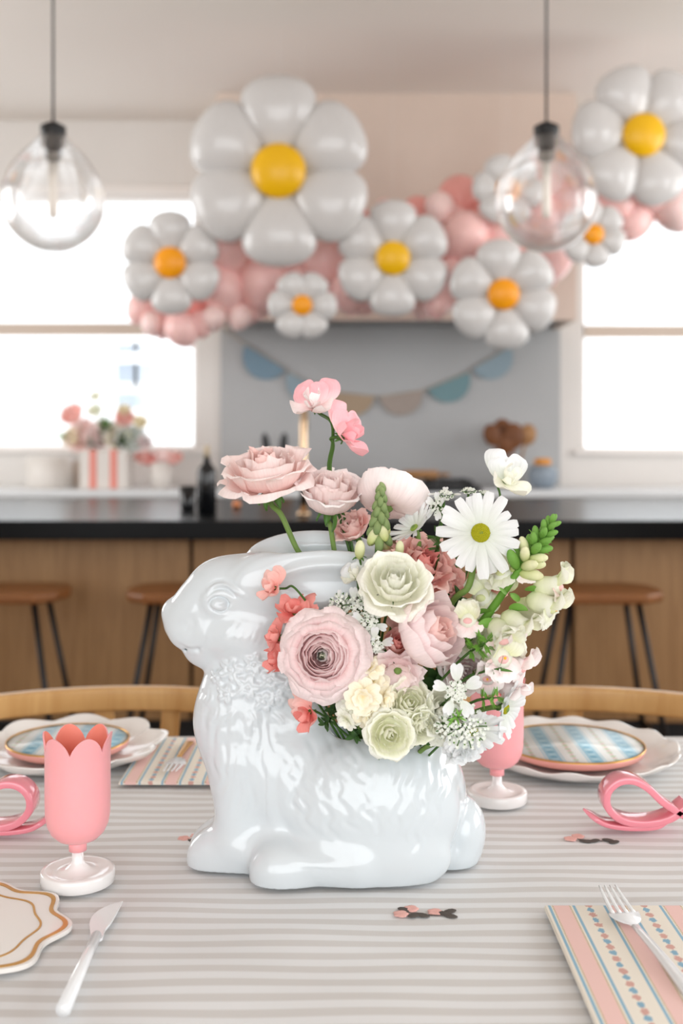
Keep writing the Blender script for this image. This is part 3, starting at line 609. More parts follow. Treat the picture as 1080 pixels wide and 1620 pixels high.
# --- tall blooms above the ears
o = rose(421, 742, 1.12, 62, (-.12, -.42, 1), 'blush', 'ruffled blush garden rose standing tallest at the left, above the rabbit ears', ruf=.07, name='garden_rose', inner='rosepink', stemk=dict(r=.0032, via=[P(445, 815, 1.13), P(468, 866, 1.13), P(500, 930, 1.13)], k=.022), group='garden roses in the bouquet', rnd=.15)
rose(523, 778, 1.125, 50, (.1, -.45, .9), 'blush', 'pale blush garden rose just right of the tallest one', ruf=.07, name='garden_rose', outer='blushwhite', layers=ROSE[:5], zs=1.1, stemk=dict(r=.0030, via=[P(522, 830, 1.13), P(528, 868, 1.13), P(540, 940, 1.13)], k=.022), group='garden roses in the bouquet', rnd=.15)
sweet_pea(497, 640, 1.13, 34, (-.2, -.75, .35), 'pink', 'topmost pale pink sweet pea, highest bloom of the bouquet', roll=.1, wing='blushwhite', via=[P(524, 668, 1.13), P(526, 700, 1.14), P(521, 760, 1.15), P(560, 900, 1.14)], stemr=.0019)
sweet_pea(549, 690, 1.125, 37, (.75, -.55, .1), 'pink', 'second sweet pea, deeper pink, hanging right below the topmost one', roll=-.5, via=[P(527, 705, 1.14), P(524, 760, 1.15), P(562, 900, 1.14)], stemr=.0019)
rose(619, 783, 1.12, 50, (.25, .45, .8), 'blushwhite', 'large white papery bloom seen from its side behind the green stock spike', layers=[CUP[2], CUP[3], CUP[4]], rnd=.12, ruf=.025, name='poppy', outer='blushwhite', sep=False, zs=.95, stemk=dict(r=.002), group='papery blooms of the bouquet')
rose(556, 832, 1.14, 30, (-.3, -.5, .6), 'rosepink', 'coral pink ruffled bloom tucked under the pale garden rose', ruf=.09, name='lisianthus', layers=ROSE[1:5], group='lisianthus in the bouquet')
# --- green stock spike with buds
R = .02; o, M = root('stock_spike', 602, 785, 1.085, (0.04, -.1, 1), .02, 0, 'upright green stock spike covered in grey green buds', 'stock flowers of the bouquet')
stem(o, M, .0042, [P(598, 880, 1.09)], P(596, 1010, 1.11), m=M_leaf, start=(0, 0, .0))
bud = shared('bud', 'bud', lambda: (lambda v: (v[0], v[1], [(0, p[2]+.5) for p in v[0]]))(ball(.5, 10, 8, .62, .62, 1)), M_sage); budw = shared('budw', 'bud', lambda: (lambda v: (v[0], v[1], [(0, p[2]+.5) for p in v[0]]))(ball(.5, 10, 8, .7, .7, 1)), M_greenw)
for k in range(30):
    z = .006-k*.0021; a = k*2.4; s = .0085+.0002*k; rad = .004+.0003*k
    place('bud', budw if k > 17 and k % 2 else bud, o, TR(rad*math.cos(a), rad*math.sin(a), z) @ RZ(a+PI/2) @ RX(-.55) @ TR(0, 0, s*.5) @ SC(s*1.1, s*1.1, s*1.35))
for (x, y, s) in ((569, 870, .012), (632, 868, .010)):
    o, M = root('flower_bud', x, y, 1.075, (.05, -.2, 1), s, 0, 'closed greenish cream bud %s the stock spike' % ('left of' if x < 600 else 'right of'), 'closed buds in the bouquet')
    place('bud', budw, o, SC(s*1.3, s*1.3, s*1.7)); calyx(o, s, .4); sepals(o, s, 4, .7, .3, .2, z=-.6); stem(o, M, .0012, None, P(600, 930, 1.1), m=M_leaf)
# --- right: daisies, snapdragon, sweet pea, lace on top
daisy(760, 843, 1.055, 70, (.02, -1, .16), 'large white daisy with a green yellow disc facing the camera', n=10, via=[P(742, 925, 1.07), P(704, 975, 1.09)], W=.27, r=.0036)
daisy(655, 835, 1.10, 44, (-.55, -.3, .6), 'white daisy turned away to the upper left, above the coral bloom', n=13, tilt=.5, disc=.16, W=.24, discm=M_ctr)
sweet_pea(803, 760, 1.10, 34, (.35, -.8, .2), 'white', 'white sweet pea at the upper right, above the large daisy', roll=-.3, wing='cream', via=[P(788, 800, 1.11), P(740, 900, 1.12)])
lace(703, 782, 1.10, 27, (0, -.35, 1), 'small lace flower nearest the papery white bloom, top row', outer=4, n=26, fs=.075)
lace(741, 776, 1.11, 20, (0, -.35, 1), 'small lace flower in the middle of the top row', outer=0, n=22, fs=.09)
lace(768, 780, 1.11, 18, (.2, -.3, 1), 'small lace flower just left of the white sweet pea', outer=0, n=20, fs=.09)
lace(690, 800, 1.09, 24, (-.7, -.6, .3), 'lace flower drooping left of the large daisy', outer=5, n=18, Lo=.7, fs=.075)
# snapdragon with green tip
A, B = P(872, 828, 1.06), P(770, 975, 1.06); ax = (A-B).normalized(); o = empty('snapdragon', (0, 0, 0), 0, 'snapdragon stem leaning right with a green budded tip and cream blossoms', 'flower', 'snapdragons in the bouquet')
Mq = TR(*B) @ aim(ax); o.matrix_basis = Mq; Ls = (A-B).length
obj('stem', tube([(0, 0, Ls), (0, 0, Ls*.5), (0, 0, 0), Mq.inverted() @ P(715, 1040, 1.09), Mq.inverted() @ HEART], [.0015, .0034, .0042, .004, .004], 8), M_bright, o)
gbud = shared('gbud', 'bud', lambda: (lambda v: (v[0], v[1], [(0, p[2]+.5) for p in v[0]]))(ball(.5, 12, 8, .7, .7, 1)), M_bright)
for k in range(30):
    t = 1.03-k*.019; a = k*2.4; s = .0075+.00032*k; rad = .0018+.00017*k
    place('bud', gbud if k < 19 or k % 3 == 0 else budw, o, RZ(a) @ TR(rad, 0, Ls*t) @ RY(.55+.02*k) @ TR(0, 0, s*.4) @ SC(s, s, s*1.5))
    if k > 8: leaf(o, RZ(a) @ TR(rad*1.2, 0, Ls*t-.002) @ RZ(-PI/2) @ RX(.5), .011, .5, M_bright, -.1, 'bract')
Mi = Mq.inverted()
for (x, y, dd, dv, s, lp) in [(868, 928, 1.055, (1, -.5, .2), 44, 'lip'), (858, 955, 1.05, (.9, -.6, -.3), 46, 'snap'), (832, 905, 1.07, (-.1, -.7, .6), 34, 'lip'), (800, 915, 1.075, (-.5, -.5, .7), 42, 'snap'), (815, 985, 1.045, (.8, -.7, -.5), 44, 'lip'),
                              (790, 1000, 1.04, (.3, -.9, -.5), 46, 'lip'), (838, 965, 1.08, (.6, -.2, -.5), 40, 'lip'), (770, 950, 1.08, (-.6, -.7, .5), 44, 'snap')]:
    w_ = Vector(dv).normalized(); s_ = s*dd/F; base = P(x, y, dd)-w_*s_*.6
    blossom(o, Mi @ TR(*base) @ aim(w_), s_*1.3, None, PM[lp])
for (px_, py_, an) in [(775, 965, .4), (800, 935, 2.4), (805, 960, -1), (832, 930, -.6), (822, 945, 2.2), (785, 985, 1.6)]:
    leaf(o, Mi @ TR(*P(px_, py_, 1.045)) @ Euler((-.3, an, an)).to_matrix().to_4x4(), .02, .5, M_bright, -.1, 'bract')
o, M = root('snapdragon', 800, 1030, 1.06, (.5, -.5, .4), .02, 0, 'pink and white snapdragon blossoms low at the right above the cup', 'snapdragons in the bouquet'); Mi = M.inverted()
for (x, y, dd, dv, s, lp) in [(785, 1040, 1.045, (.4, -.9, .2), 48, 'lip'), (812, 1050, 1.06, (.9, -.5, -.2), 42, 'lip'), (770, 1065, 1.05, (-.1, -1, -.2), 38, 'lip'), (800, 1085, 1.06, (.6, -.6, -.6), 40, 'lip'), (810, 1012, 1.06, (.9, -.5, .3), 36, 'snap'), (742, 985, 1.05, (-.3, -1, .6), 36, 'lip')]:
    w_ = Vector(dv).normalized(); s_ = s*dd/F; blossom(o, Mi @ TR(*(P(x, y, dd)-w_*s_*.6)) @ aim(w_), s_*1.3, PM['blushwhite'] if y > 1045 else None, PM[lp])
stem(o, M, .003, None, None)
# --- middle
rose(625, 920, 1.03, 50, (.05, -.75, .65), 'cream', 'full cream white rose in the upper middle of the bouquet', ruf=.04, zs=1.0, stemk=dict(via=[P(640, 1000, 1.09)]))
rose(670, 891, 1.095, 48, (.35, -.6, .6), 'coralpale', 'ruffled coral pink lisianthus right of the cream rose', ruf=.1, name='lisianthus', inner='coral', group='lisianthus in the bouquet')
rose(782, 905, 1.09, 34, (.2, -.6, .3), 'coralpale', 'small coral bloom behind the daisy stem', ruf=.1, name='lisianthus', inner='coral', layers=OPEN, group='lisianthus in the bouquet')
ranunculus(512, 1036, 1.03, 71, (-.1, -1, .12), 'largest pink ranunculus, fully open, facing the camera at the left')
rose(682, 1000, 1.035, 52, (.62, -.62, .35), 'peony', 'pale pink cupped ranunculus opening to the right in the middle', layers=CUP, ruf=.045, name='ranunculus', inner='rosepink', sep=False, zs=1.15, group='pink ranunculus in the bouquet')
# loose lower petals of that bloom
o, M = root('rose_petals', 690, 1045, 1.03, (.1, -1, -.2), .03, 0, 'two loose pale petals hanging from the cupped ranunculus', 'flower', None) if False else (None, None)
rose(628, 1018, 1.055, 32, (.25, -.8, .55), 'coralpale', 'small coral pink rose in the gap between the two ranunculus', layers=ROSE[:4], ruf=.03, inner='coral')
rose(628, 1072, 1.035, 38, (-.1, -.8, -.45), 'peony', 'pale pink spread bloom below the small coral rose', layers=OPEN[2:], ruf=.08, name='sweet_william', sep=False, group='papery blooms of the bouquet')
rose(617, 1162, 1.025, 35, (.12, -1, .1), 'green_cream', 'lowest greenish cream rose resting on the rabbit back', ruf=.04, outer='cream')
rose(648, 1112, 1.04, 34, (.15, -.9, .4), 'green_cream', 'greenish cream rose just above the lowest one', ruf=.04)
rose(700, 1128, 1.045, 38, (.3, -.9, .2), 'cream', 'pale cream rose at the lower right behind the lace flowers', ruf=.06, layers=ROSE[:5])
rose(694, 1160, 1.04, 30, (-.1, -.9, -.4), 'cream', 'pale cream bloom at the bottom edge right of the lowest rose', ruf=.08, layers=OPEN, name='lisianthus', group='lisianthus in the bouquet')
# cream stock florets
o, M = root('stock_spike', 570, 1100, 1.05, (-.1, -.8, .2), .02, 0, 'butter cream stock cluster under the large ranunculus', 'stock flowers of the bouquet'); Mi = M.inverted()
for i, (x, y, dv, s) in enumerate([(560, 1118, (-.4, -1, -.3), 30), (585, 1130, (.3, -1, -.5), 30), (590, 1078, (.3, -1, .4), 28), (555, 1085, (-.3, -1, .2), 28), (574, 1102, (0, -1, 0), 30), (607, 1105, (.6, -.8, 0), 24), (548, 1138, (-.6, -.8, -.5), 20), (585, 1056, (0, -.8, .6), 24)]):
    w_ = Vector(dv).normalized(); stock_floret(o, Mi @ TR(*P(x, y, 1.035 if i != 4 else 1.025)) @ aim(w_), s*1.03/F, PM['butter'] if i % 3 else PM['cream'])
stem(o, M, .003)
# lower right daisies and lace
daisy(748, 1158, 1.03, 52, (.25, -.75, -.55), 'white daisy drooping face down over the rabbit rump', n=14, tilt=.35, disc=.16, W=.3)
daisy(800, 1122, 1.05, 52, (.8, -.5, -.25), 'white daisy at the lower right turned to the pink cup', n=13, tilt=.4, disc=.16, W=.3)
lace(722, 1094, 1.01, 42, (.05, -1, .25), 'lace flower with broad outer petals at the lower right centre', outer=5, n=34, Lo=.62, cl=.42, fs=.05)
lace(738, 1150, 1.01, 46, (.1, -.9, .15), 'wide flat lace flower low at the right, of tiny greenish florets', outer=0, n=90, cl=.8, fs=.04)
lace(708, 1152, 1.015, 28, (-.3, -.9, 0), 'small lace flower left of the wide flat one', outer=2, n=40, cl=.8, fs=.06)
# upper left lace
lace(560, 965, 1.06, 38, (-.3, -.8, .5), 'lace flower between the ear and the cream rose, many florets', outer=3, n=60, cl=.85, fs=.06)
lace(535, 955, 1.065, 26, (-.5, -.7, .5), 'lace flower lying against the rabbit ear', outer=2, n=36, cl=.85, fs=.07)
lace(588, 945, 1.06, 28, (.1, -.9, .4), 'lace flower just under the cream rose', outer=2, n=34, cl=.85, fs=.07)
lace(584, 985, 1.045, 32, (.1, -1, .2), 'lace flower with broad petals right of the large ranunculus', outer=6, n=18, Lo=.6, cl=.5, fs=.07)
lace(592, 1020, 1.04, 34, (.2, -1, -.1), 'lace flower touching the right rim of the large ranunculus', outer=5, n=14, Lo=.65, cl=.4, fs=.07)
sweet_pea(563, 912, 1.07, 22, (-.3, -.8, .6), 'white', 'small white sweet pea left of the cream rose', wing='cream', roll=.4)
# coral sweet peas along the neck
sweet_pea(431, 931, 1.065, 23, (-.7, -.8, .1), 'coralpale', 'pale coral sweet pea in front of the rabbit cheek', roll=.4, via=[P(463, 928, 1.06), P(483, 950, 1.06), P(520, 1000, 1.08)], stemr=.0012)
sweet_pea(463, 968, 1.06, 28, (-.6, -.6, .7), 'coral', 'coral sweet pea above the large ranunculus', roll=-.8)
sweet_pea(436, 1010, 1.062, 22, (-.9, -.6, .2), 'coral', 'coral sweet pea at the upper left rim of the large ranunculus', roll=1.2)
sweet_pea(440, 1045, 1.062, 24, (-.9, -.7, -.1), 'coral', 'coral sweet pea at the lower left rim of the large ranunculus', roll=.2)
sweet_pea(487, 1130, 1.05, 27, (-.5, -.8, -.4), 'coralpale', 'lowest coral sweet pea hanging on the rabbit neck', roll=.9, wing='coral')
rose(640, 950, 1.09, 16, (.3, -1, 0), 'coral', 'tiny coral bud deep between cream rose and pink ranunculus', layers=CUP[:3], ruf=.02, sep=False, name='rose_bud', group='closed buds in the bouquet')
rose(712, 925, 1.1, 30, (.3, -.9, .2), 'coralpale', 'half hidden salmon bloom under the coral lisianthus', layers=OPEN, ruf=.06, name='lisianthus', group='lisianthus in the bouquet')
rose(775, 1015, 1.09, 36, (.3, -1, .1), 'cream', 'cream rose half hidden among the snapdragon blossoms', ruf=.05)
rose(735, 1060, 1.075, 32, (.2, -1, .1), 'blushwhite', 'blush white rose half hidden under the feathery leaves', ruf=.05)
# greenery
def sprig(px, py, d, dirv, Rpx, label, n=12, m=None, feather=False, seed=1, W=.3, name='leaf_sprig'):
    R = Rpx*d/F; o, M = root(name, px, py, d, dirv, R, .5, label, 'greenery in the bouquet', 'foliage'); rs = random.Random(seed)
    q = [Vector((0, 0, 0)), Vector((R*.1, 0, R*.5)), Vector((R*.15, 0, R))]; obj('stalk', tube(q, [.0012, .001, .0005], 6), M_leaf, o)
    for k in range(n):
        t = k/n; a = k*2.4; c = TR(R*.15*t, 0, R*t) @ RZ(a)
        if feather:
            pr = [tube([(0, 0, 0), (0, R*.45, R*.12)], .0005, 4)]
            for j in range(7):
                for s in (-1, 1): pr.append(xf((lambda v: v[:2])(flat_petal(R*.2, R*.05, .4, .6, 0, .1, 0, 0, 1, 2)), TR(0, R*(.08+.055*j), R*(.02+.015*j)) @ RZ(s*.8)))
            obj('frond', join(*pr), m or M_bright, o).matrix_basis = c
        else: leaf(o, c @ RX(.6+rs.uniform(-.3, .3)), R*.6*rs.uniform(.7, 1.1), W, m or M_leaf, -.15)
    stem(o, M, .0014, m=M_leaf); return o
sprig(757, 1022, 1.03, (.5, -.6, .5), 42, 'feathery bright green leaves right of the cupped ranunculus', 12, None, True, 3)
sprig(720, 1135, 1.005, (.1, -1, .3), 30, 'star of narrow green leaves under the lace flower', 9, M_bright, False, 8, .22)
sprig(775, 1105, 1.03, (.6, -.6, .2), 32, 'feathery leaves just above the lower right daisy', 9, None, True, 5)
sprig(770, 1062, 1.03, (.8, -.5, .3), 46, 'long narrow green leaves arching out to the right', 9, M_leaf, False, 2, .16)
sprig(690, 855, 1.09, (-.2, -.4, .8), 34, 'small green sprig behind the coral lisianthus', 9, M_leaf, True, 4)
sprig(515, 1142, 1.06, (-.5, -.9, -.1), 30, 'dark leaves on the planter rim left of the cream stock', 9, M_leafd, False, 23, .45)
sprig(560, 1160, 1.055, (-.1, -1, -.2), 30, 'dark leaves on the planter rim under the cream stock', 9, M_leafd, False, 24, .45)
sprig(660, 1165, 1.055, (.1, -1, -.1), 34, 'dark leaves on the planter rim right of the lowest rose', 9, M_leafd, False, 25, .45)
sprig(600, 1185, 1.06, (-.6, -.8, -.3), 22, 'two toned leaves peeking out left of the lowest rose', 5, M_leaf, False, 6, .4)
sprig(628, 955, 1.06, (.4, -.8, .1), 26, 'leaves under the cream rose', 6, M_leaf, False, 9, .5)
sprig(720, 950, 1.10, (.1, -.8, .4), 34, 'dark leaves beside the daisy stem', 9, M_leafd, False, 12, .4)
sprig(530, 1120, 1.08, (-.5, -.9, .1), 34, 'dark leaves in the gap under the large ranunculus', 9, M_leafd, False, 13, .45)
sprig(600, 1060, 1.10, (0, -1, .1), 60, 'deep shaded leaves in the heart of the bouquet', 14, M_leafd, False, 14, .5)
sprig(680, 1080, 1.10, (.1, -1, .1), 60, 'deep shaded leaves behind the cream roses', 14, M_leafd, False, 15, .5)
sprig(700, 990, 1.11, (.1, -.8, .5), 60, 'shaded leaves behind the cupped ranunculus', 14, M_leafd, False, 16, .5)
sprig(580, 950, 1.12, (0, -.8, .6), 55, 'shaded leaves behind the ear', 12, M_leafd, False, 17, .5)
# leaves on the two tall rose stems
o = empty('rose_leaves', (0, 0, 0), 0, 'curled pair of green leaves beside the two tall rose stems', 'foliage')
leaf(o, TR(*P(521, 815, 1.115)) @ Euler((1.9, .3, -2.2)).to_matrix().to_4x4(), .022, .35, M_leaf, -.5); leaf(o, TR(*P(525, 842, 1.115)) @ Euler((2.3, .2, 2.4)).to_matrix().to_4x4(), .026, .25, M_leaf, -.5)
# loose fillers at the right and bottom
rose(745, 1005, 1.07, 30, (.2, -1, .3), 'snap', 'pale yellow green bloom between daisy stem and snapdragon', layers=OPEN, ruf=.07, name='lisianthus', group='lisianthus in the bouquet')
rose(668, 1150, 1.035, 26, (.3, -1, -.1), 'green_cream', 'small greenish cream rose right of the lowest rose', ruf=.04)
rose(735, 1190, 1.035, 30, (.2, -1, -.5), 'white', 'white ruffled bloom lowest at the right on the rabbit rump', layers=OPEN, ruf=.1, name='lisianthus', sep=False, group='lisianthus in the bouquet')
rose(545, 1100, 1.05, 22, (-.5, -1, -.2), 'butter', 'small butter bloom under the left rim of the large ranunculus', layers=OPEN, ruf=.08, name='lisianthus', sep=False, group='lisianthus in the bouquet')
rose(648, 985, 1.08, 30, (-.1, -1, .3), 'coralpale', 'salmon bloom deep behind the cupped ranunculus', layers=OPEN, ruf=.07, name='lisianthus', sep=False, group='lisianthus in the bouquet')
rose(590, 1050, 1.07, 28, (0, -1, 0), 'blush', 'blush bloom hidden deep right of the large ranunculus', layers=OPEN, ruf=.07, name='lisianthus', sep=False, group='lisianthus in the bouquet')

# ================================================================ tableware
M_pinkp = mat('pink_plastic', (244, 168, 172), .3, .5, sss=.15); M_coralp = mat('coral_inside', (248, 150, 132), .35, .5); M_whitep = mat('milky_white_acrylic', (238, 236, 235), .12, .6, coat=.4)
M_gold = mat('gold_trim', (202, 152, 78), .3, .5, .8); M_china = mat('white_china', (236, 233, 229), .15, .5, coat=.4); M_pinkch = mat('pink_china_rim', (226, 160, 152), .3, .5, coat=.3)
M_pearl = mat('pearly_white_plastic', (232, 234, 236), .18, .6, coat=.4)
def goblet(px, pyfoot, label):
    d0 = (CZ-TZ)*F/(pyfoot-HZ)+.036; g = empty('goblet', ((px-540)*d0/F, d0, TZ+.001), 0, label, 'goblet', 'tulip goblets')
    obj('foot', capped([(.0355, 0), (.0365, .001), (.0365, .0115), (.0355, .0130), (.030, .0128), (.026, .0112), (.020, .0112), (.013, .0135), (.0075, .018), (.0058, .022), (.0055, .0335)], 48), M_whitep, g)
    obj('collar', capped([(.0055, .031), (.0088, .0315), (.0088, .039), (.0075, .041)], 32), M_pinkp, g)
    def lobes(off, fl):
        def fr(a, i):
            q = max(0, i-off)/6; c = abs(math.sin(3*a))**.62
            return (1+fl*q*q*c, 0)
        return fr
    n = 84; rows = []
    prof = [(.004, .0395), (.012, .0405), (.020, .044), (.0262, .0500), (.0300, .058), (.0318, .068), (.0322, .085), (.0322, .105), (.0322, .122)]
    def vf(dr):
        V, Fc = [], []
        for i, (r, z) in enumerate(prof):
            for k in range(n): a = 2*PI*k/n; V.append(((r-dr)*math.cos(a), (r-dr)*math.sin(a), z+(dr*.8 if i < 4 else 0)))
        for j in range(1, 5):
            for k in range(n):
                a = 2*PI*k/n; c = abs(math.sin(3*(a+PI/2)))**.75; top = .1335+.0165*c; q = j/4; r = .0322-dr+.0022*q*q*c
                V.append((r*math.cos(a), r*math.sin(a), .122+(top-.122)*q))
        m = len(prof)+4
        for i in range(m-1):
            for k in range(n): k2 = (k+1) % n; Fc.append((i*n+k, i*n+k2, (i+1)*n+k2, (i+1)*n+k))
        return V, Fc, m
    V1, F1, m = vf(0); V2, F2, _ = vf(.0016); o = obj('bowl', (V1, F1+[((m-1)*n+k, (m-1)*n+(k+1) % n, (m-1)*n+(k+1) % n, (m-1)*n+k) for k in []]), M_pinkp, g)
    rim = [V1[(m-1)*n+k] for k in range(n)]+[V2[(m-1)*n+k] for k in range(n)]
    obj('bowl_lining', (V2, [q[::-1] for q in F2]), M_coralp, g); obj('rim', (rim, [(k, (k+1) % n, n+(k+1) % n, n+k) for k in range(n)]), M_pinkp, g)
goblet(123, 1420, 'pink tulip goblet on a white foot at the left, nearest the camera'); goblet(786, 1283, 'pink tulip goblet on a white foot half hidden behind the rabbit and flowers')
def pattern_mat(name, base, bands, period, off=0, rough=.8, motif=None, axis=0):
    m = mat(name, base, rough, .3); nt = m.node_tree; b = nt.nodes['Principled BSDF']; L = nt.links
    tc = nt.nodes.new('ShaderNodeTexCoord'); sp = nt.nodes.new('ShaderNodeSeparateXYZ'); L.new(tc.outputs['Object'], sp.inputs[0])
    def M2(op, a, bb=None, c=None):
        n = nt.nodes.new('ShaderNodeMath'); n.operation = op
        for i, v in enumerate((a, bb, c)):
            if v is None: continue
            if isinstance(v, (int, float)): n.inputs[i].default_value = v
            else: L.new(v, n.inputs[i])
        return n.outputs[0]
    x = M2('FRACT', M2('MULTIPLY_ADD', sp.outputs[axis], 1/period, off+20)); cur = None
    def mixc(fac, col, cur):
        n = nt.nodes.new('ShaderNodeMix'); n.data_type = 'RGBA'; L.new(fac, n.inputs[0])
        if cur is None: n.inputs[6].default_value = srgb(*base)
        else: L.new(cur, n.inputs[6])
        n.inputs[7].default_value = srgb(*col); return n.outputs[2]
    for a, c, col, dash in bands:
        f = M2('MULTIPLY', M2('GREATER_THAN', x, a), M2('LESS_THAN', x, c))
        if dash: f = M2('MULTIPLY', f, M2('GREATER_THAN', M2('SINE', M2('MULTIPLY', sp.outputs[1-axis], 2*PI/dash)), -.1))
        cur = mixc(f, col, cur)
    for (xc, w_, col, per, ph) in (motif or []):
        yy = M2('SUBTRACT', M2('FRACT', M2('MULTIPLY_ADD', sp.outputs[1-axis], 1/per, ph+20)), .5); xx = M2('SUBTRACT', x, xc)
        nz = nt.nodes.new('ShaderNodeTexNoise'); nz.inputs['Scale'].default_value = 420; L.new(tc.outputs['Object'], nz.inputs['Vector'])
        r2 = M2('ADD', M2('POWER', M2('ABSOLUTE', M2('MULTIPLY', xx, 1/w_)), 1.6), M2('POWER', M2('ABSOLUTE', M2('MULTIPLY', yy, 3.2)), 1.6))
        cur = mixc(M2('LESS_THAN', M2('MULTIPLY_ADD', nz.outputs['Fac'], 1.6, r2), 1.45), col, cur)
    L.new(cur, b.inputs['Base Color']); return m
M_nap = pattern_mat('printed_napkin', (236, 230, 218), [(.06, .11, (146, 184, 206), 0), (.13, .16, (190, 150, 96), .0028), (.16, .44, (238, 202, 196), 0), (.44, .47, (190, 150, 96), .0028), (.50, .55, (146, 184, 206), 0)], .052, .553, .85,
    [(.79, .08, (140, 178, 200), .021, 0), (.79, .09, (212, 168, 158), .021, .5)])
M_blueplate = pattern_mat('blue_banded_plate', (234, 233, 228), [(.04, .07, (176, 206, 218), 0), (.10, .44, (164, 200, 214), 0), (.47, .50, (176, 206, 218), 0)], .053, 0, .3,
    [(.27, .13, (182, 212, 222), .022, 0), (.27, .13, (128, 176, 196), .022, .5), (.76, .10, (190, 204, 170), .017, .25), (.76, .08, (224, 196, 190), .017, .75)])
def napkin(x0, x1, y0, y1, label):
    g = tag(obj('napkin', mv(box(-(x1-x0)/2, (x1-x0)/2, -(y1-y0)/2, (y1-y0)/2, 0, .0026, .0008), 0, 0, 0), M_nap), label, 'napkin', 'printed napkins'); g.location = ((x0+x1)/2, (y0+y1)/2, TZ+.001)
    e = obj('folded_layer', box(-(x1-x0)/2+.0006, (x1-x0)/2-.001, -(y1-y0)/2+.0006, (y1-y0)/2-.001, .0026, .0040, .0006), M_nap, g)
    return g
napkin(-.2855, -.125, 1.377, 1.585, 'folded napkin with pink and blue stripes at the far left place, under the fork')
napkin(.1905, .352, .80, 1.011, 'folded napkin with pink and blue stripes at the near right corner')
def charger(px, py, R, n, dep, label, rz=0):
    p = T(px, py); g = tag(obj('charger_plate', capped([(R*.55, 0), (R*.60, .0), (R*.8, .004), (R*.93, .013), (R, .021), (R*1.005, .0225), (R*.985, .0225), (R*.92, .016), (R*.78, .0075), (R*.6, .004), (R*.3, .003)], 144,
        lambda a, i: (1+(dep*(abs(math.cos(n*a/2))-.5) if 2 < i < 9 else 0), .0022*math.cos(n*a)*(1 if 3 < i < 8 else 0))), M_china), label, 'plate', 'scalloped charger plates'); g.location = (p.x, p.y, TZ+.001); g.rotation_euler = (0, 0, rz); return g
def plate(px, py, R, z, label, mtop, n=0):
    p = T(px, py); o = empty('dinner_plate', (p.x, p.y, TZ+z), 0, label, 'plate', 'pink rimmed plates on the chargers')
    obj('rim', capped([(R*.7, 0), (R*.8, .001), (R*.97, .008), (R, .015), (R*.99, .0163)], 96), M_pinkch, o)
    obj('gold_edge', lathe([(R*.972, .0158), (R*.975, .0176), (R*.995, .0176), (R*.997, .0158)], 96), M_gold, o)
    obj('plate_face', capped([(R*.985, .0165), (R*.95, .0155), (R*.82, .0085), (R*.78, .0072), (R*.4, .007)], 96), mtop, o); return o
charger(905, 1203, .143, 14, .022, 'white scalloped charger plate at the far right place'); plate(905, 1203, .099, .0078, 'pink rimmed plate with blue patterned bands on the right charger', M_blueplate)
charger(108, 1197, .13, 9, .13, 'white wavy edged charger plate at the far left, behind the goblet', .25); plate(108, 1197, .085, .0078, 'pink rimmed plate with a gold edge on the left charger', M_blueplate)
# near left plate with gold wavy border
def wavy(R, n, a, N=160, ph=0): return [(R*(1+a*math.cos(n*t+ph))*math.cos(t), R*(1+a*math.cos(n*t+ph))*math.sin(t)) for t in [2*PI*i/N for i in range(N)]]
p = T(-80, 1480); g = empty('wavy_plate', (p.x, p.y, TZ+.001), .1, 'white wavy edged plate with a thin gold border at the near left corner', 'plate')
obj('plate_body', slab(wavy(.101, 9, .062), 0, .004), M_china, g, False)
def ring(R, w, n, a, z):
    o1, i1 = wavy(R, n, a), wavy(R-w, n, a); N_ = len(o1); return [(x, y, z) for x, y in o1]+[(x, y, z) for x, y in i1]+[(x, y, z-.0008) for x, y in o1]+[(x, y, z-.0008) for x, y in i1], [(k, (k+1) % N_, N_+(k+1) % N_, N_+k) for k in range(N_)]+[(k, 2*N_+k, 2*N_+(k+1) % N_, (k+1) % N_) for k in range(N_)]+[(N_+k, N_+(k+1) % N_, 3*N_+(k+1) % N_, 3*N_+k) for k in range(N_)]
obj('gold_border', ring(.0975, .0042, 9, .062, .0046), M_gold, g, False); obj('inner_gold_border', ring(.078, .0020, 9, .03, .0046), M_gold, g, False)
# cutlery
def fork(tip, ang, L, label, mh, mt, up=.012):
    g = empty('fork', tip, ang, label, 'fork', 'forks laid on the napkins')
    def prof(y): return up*(1-min(1, y/.045))**1.3+.0045*math.sin(min(1, y/L)*PI)+.002
    def strip(xa, xb, ys, th=.0011):
        V, Fc = [], []
        for i, y in enumerate(ys):
            a, b_ = (xa(y), xb(y)); z = prof(y)
            V += [(a, -y, z), (b_, -y, z), (b_, -y, z-th), (a, -y, z-th)]
        for i in range(len(ys)-1):
            for k in range(4): Fc.append((4*i+k, 4*i+(k+1) % 4, 4*i+4+(k+1) % 4, 4*i+4+k))
        Fc += [(0, 3, 2, 1), tuple(4*(len(ys)-1)+k for k in range(4))]; return V, Fc
    for k in range(4):
        c = (k-1.5); obj('tine', strip(lambda y: c*(.0052+.0014*min(1, y/.04))-.0008-.0008*min(1, y/.02), lambda y: c*(.0052+.0014*min(1, y/.04))+.0008+.0008*min(1, y/.02), np.linspace(0, .042, 8)), mt, g)
    def hw(y): t = (y-.040)/.024; return .0115*math.cos(min(1, max(0, t))*PI/2)**.6+.0026
    obj('fork_head', strip(lambda y: -hw(y), lambda y: hw(y), np.linspace(.040, .066, 10), .0016), mt, g)
    hh = lambda y: .0026+.0034*((y-.066)/(L-.066))
    obj('handle', strip(lambda y: -hh(y), lambda y: hh(y), np.linspace(.064, L, 10), .003), mh, g); return g
tp = T(957, 1432); fork((tp.x+.002, tp.y, TZ+.0055), .12, .19, 'pearly white fork lying on the near right napkin', M_pearl, M_pearl)
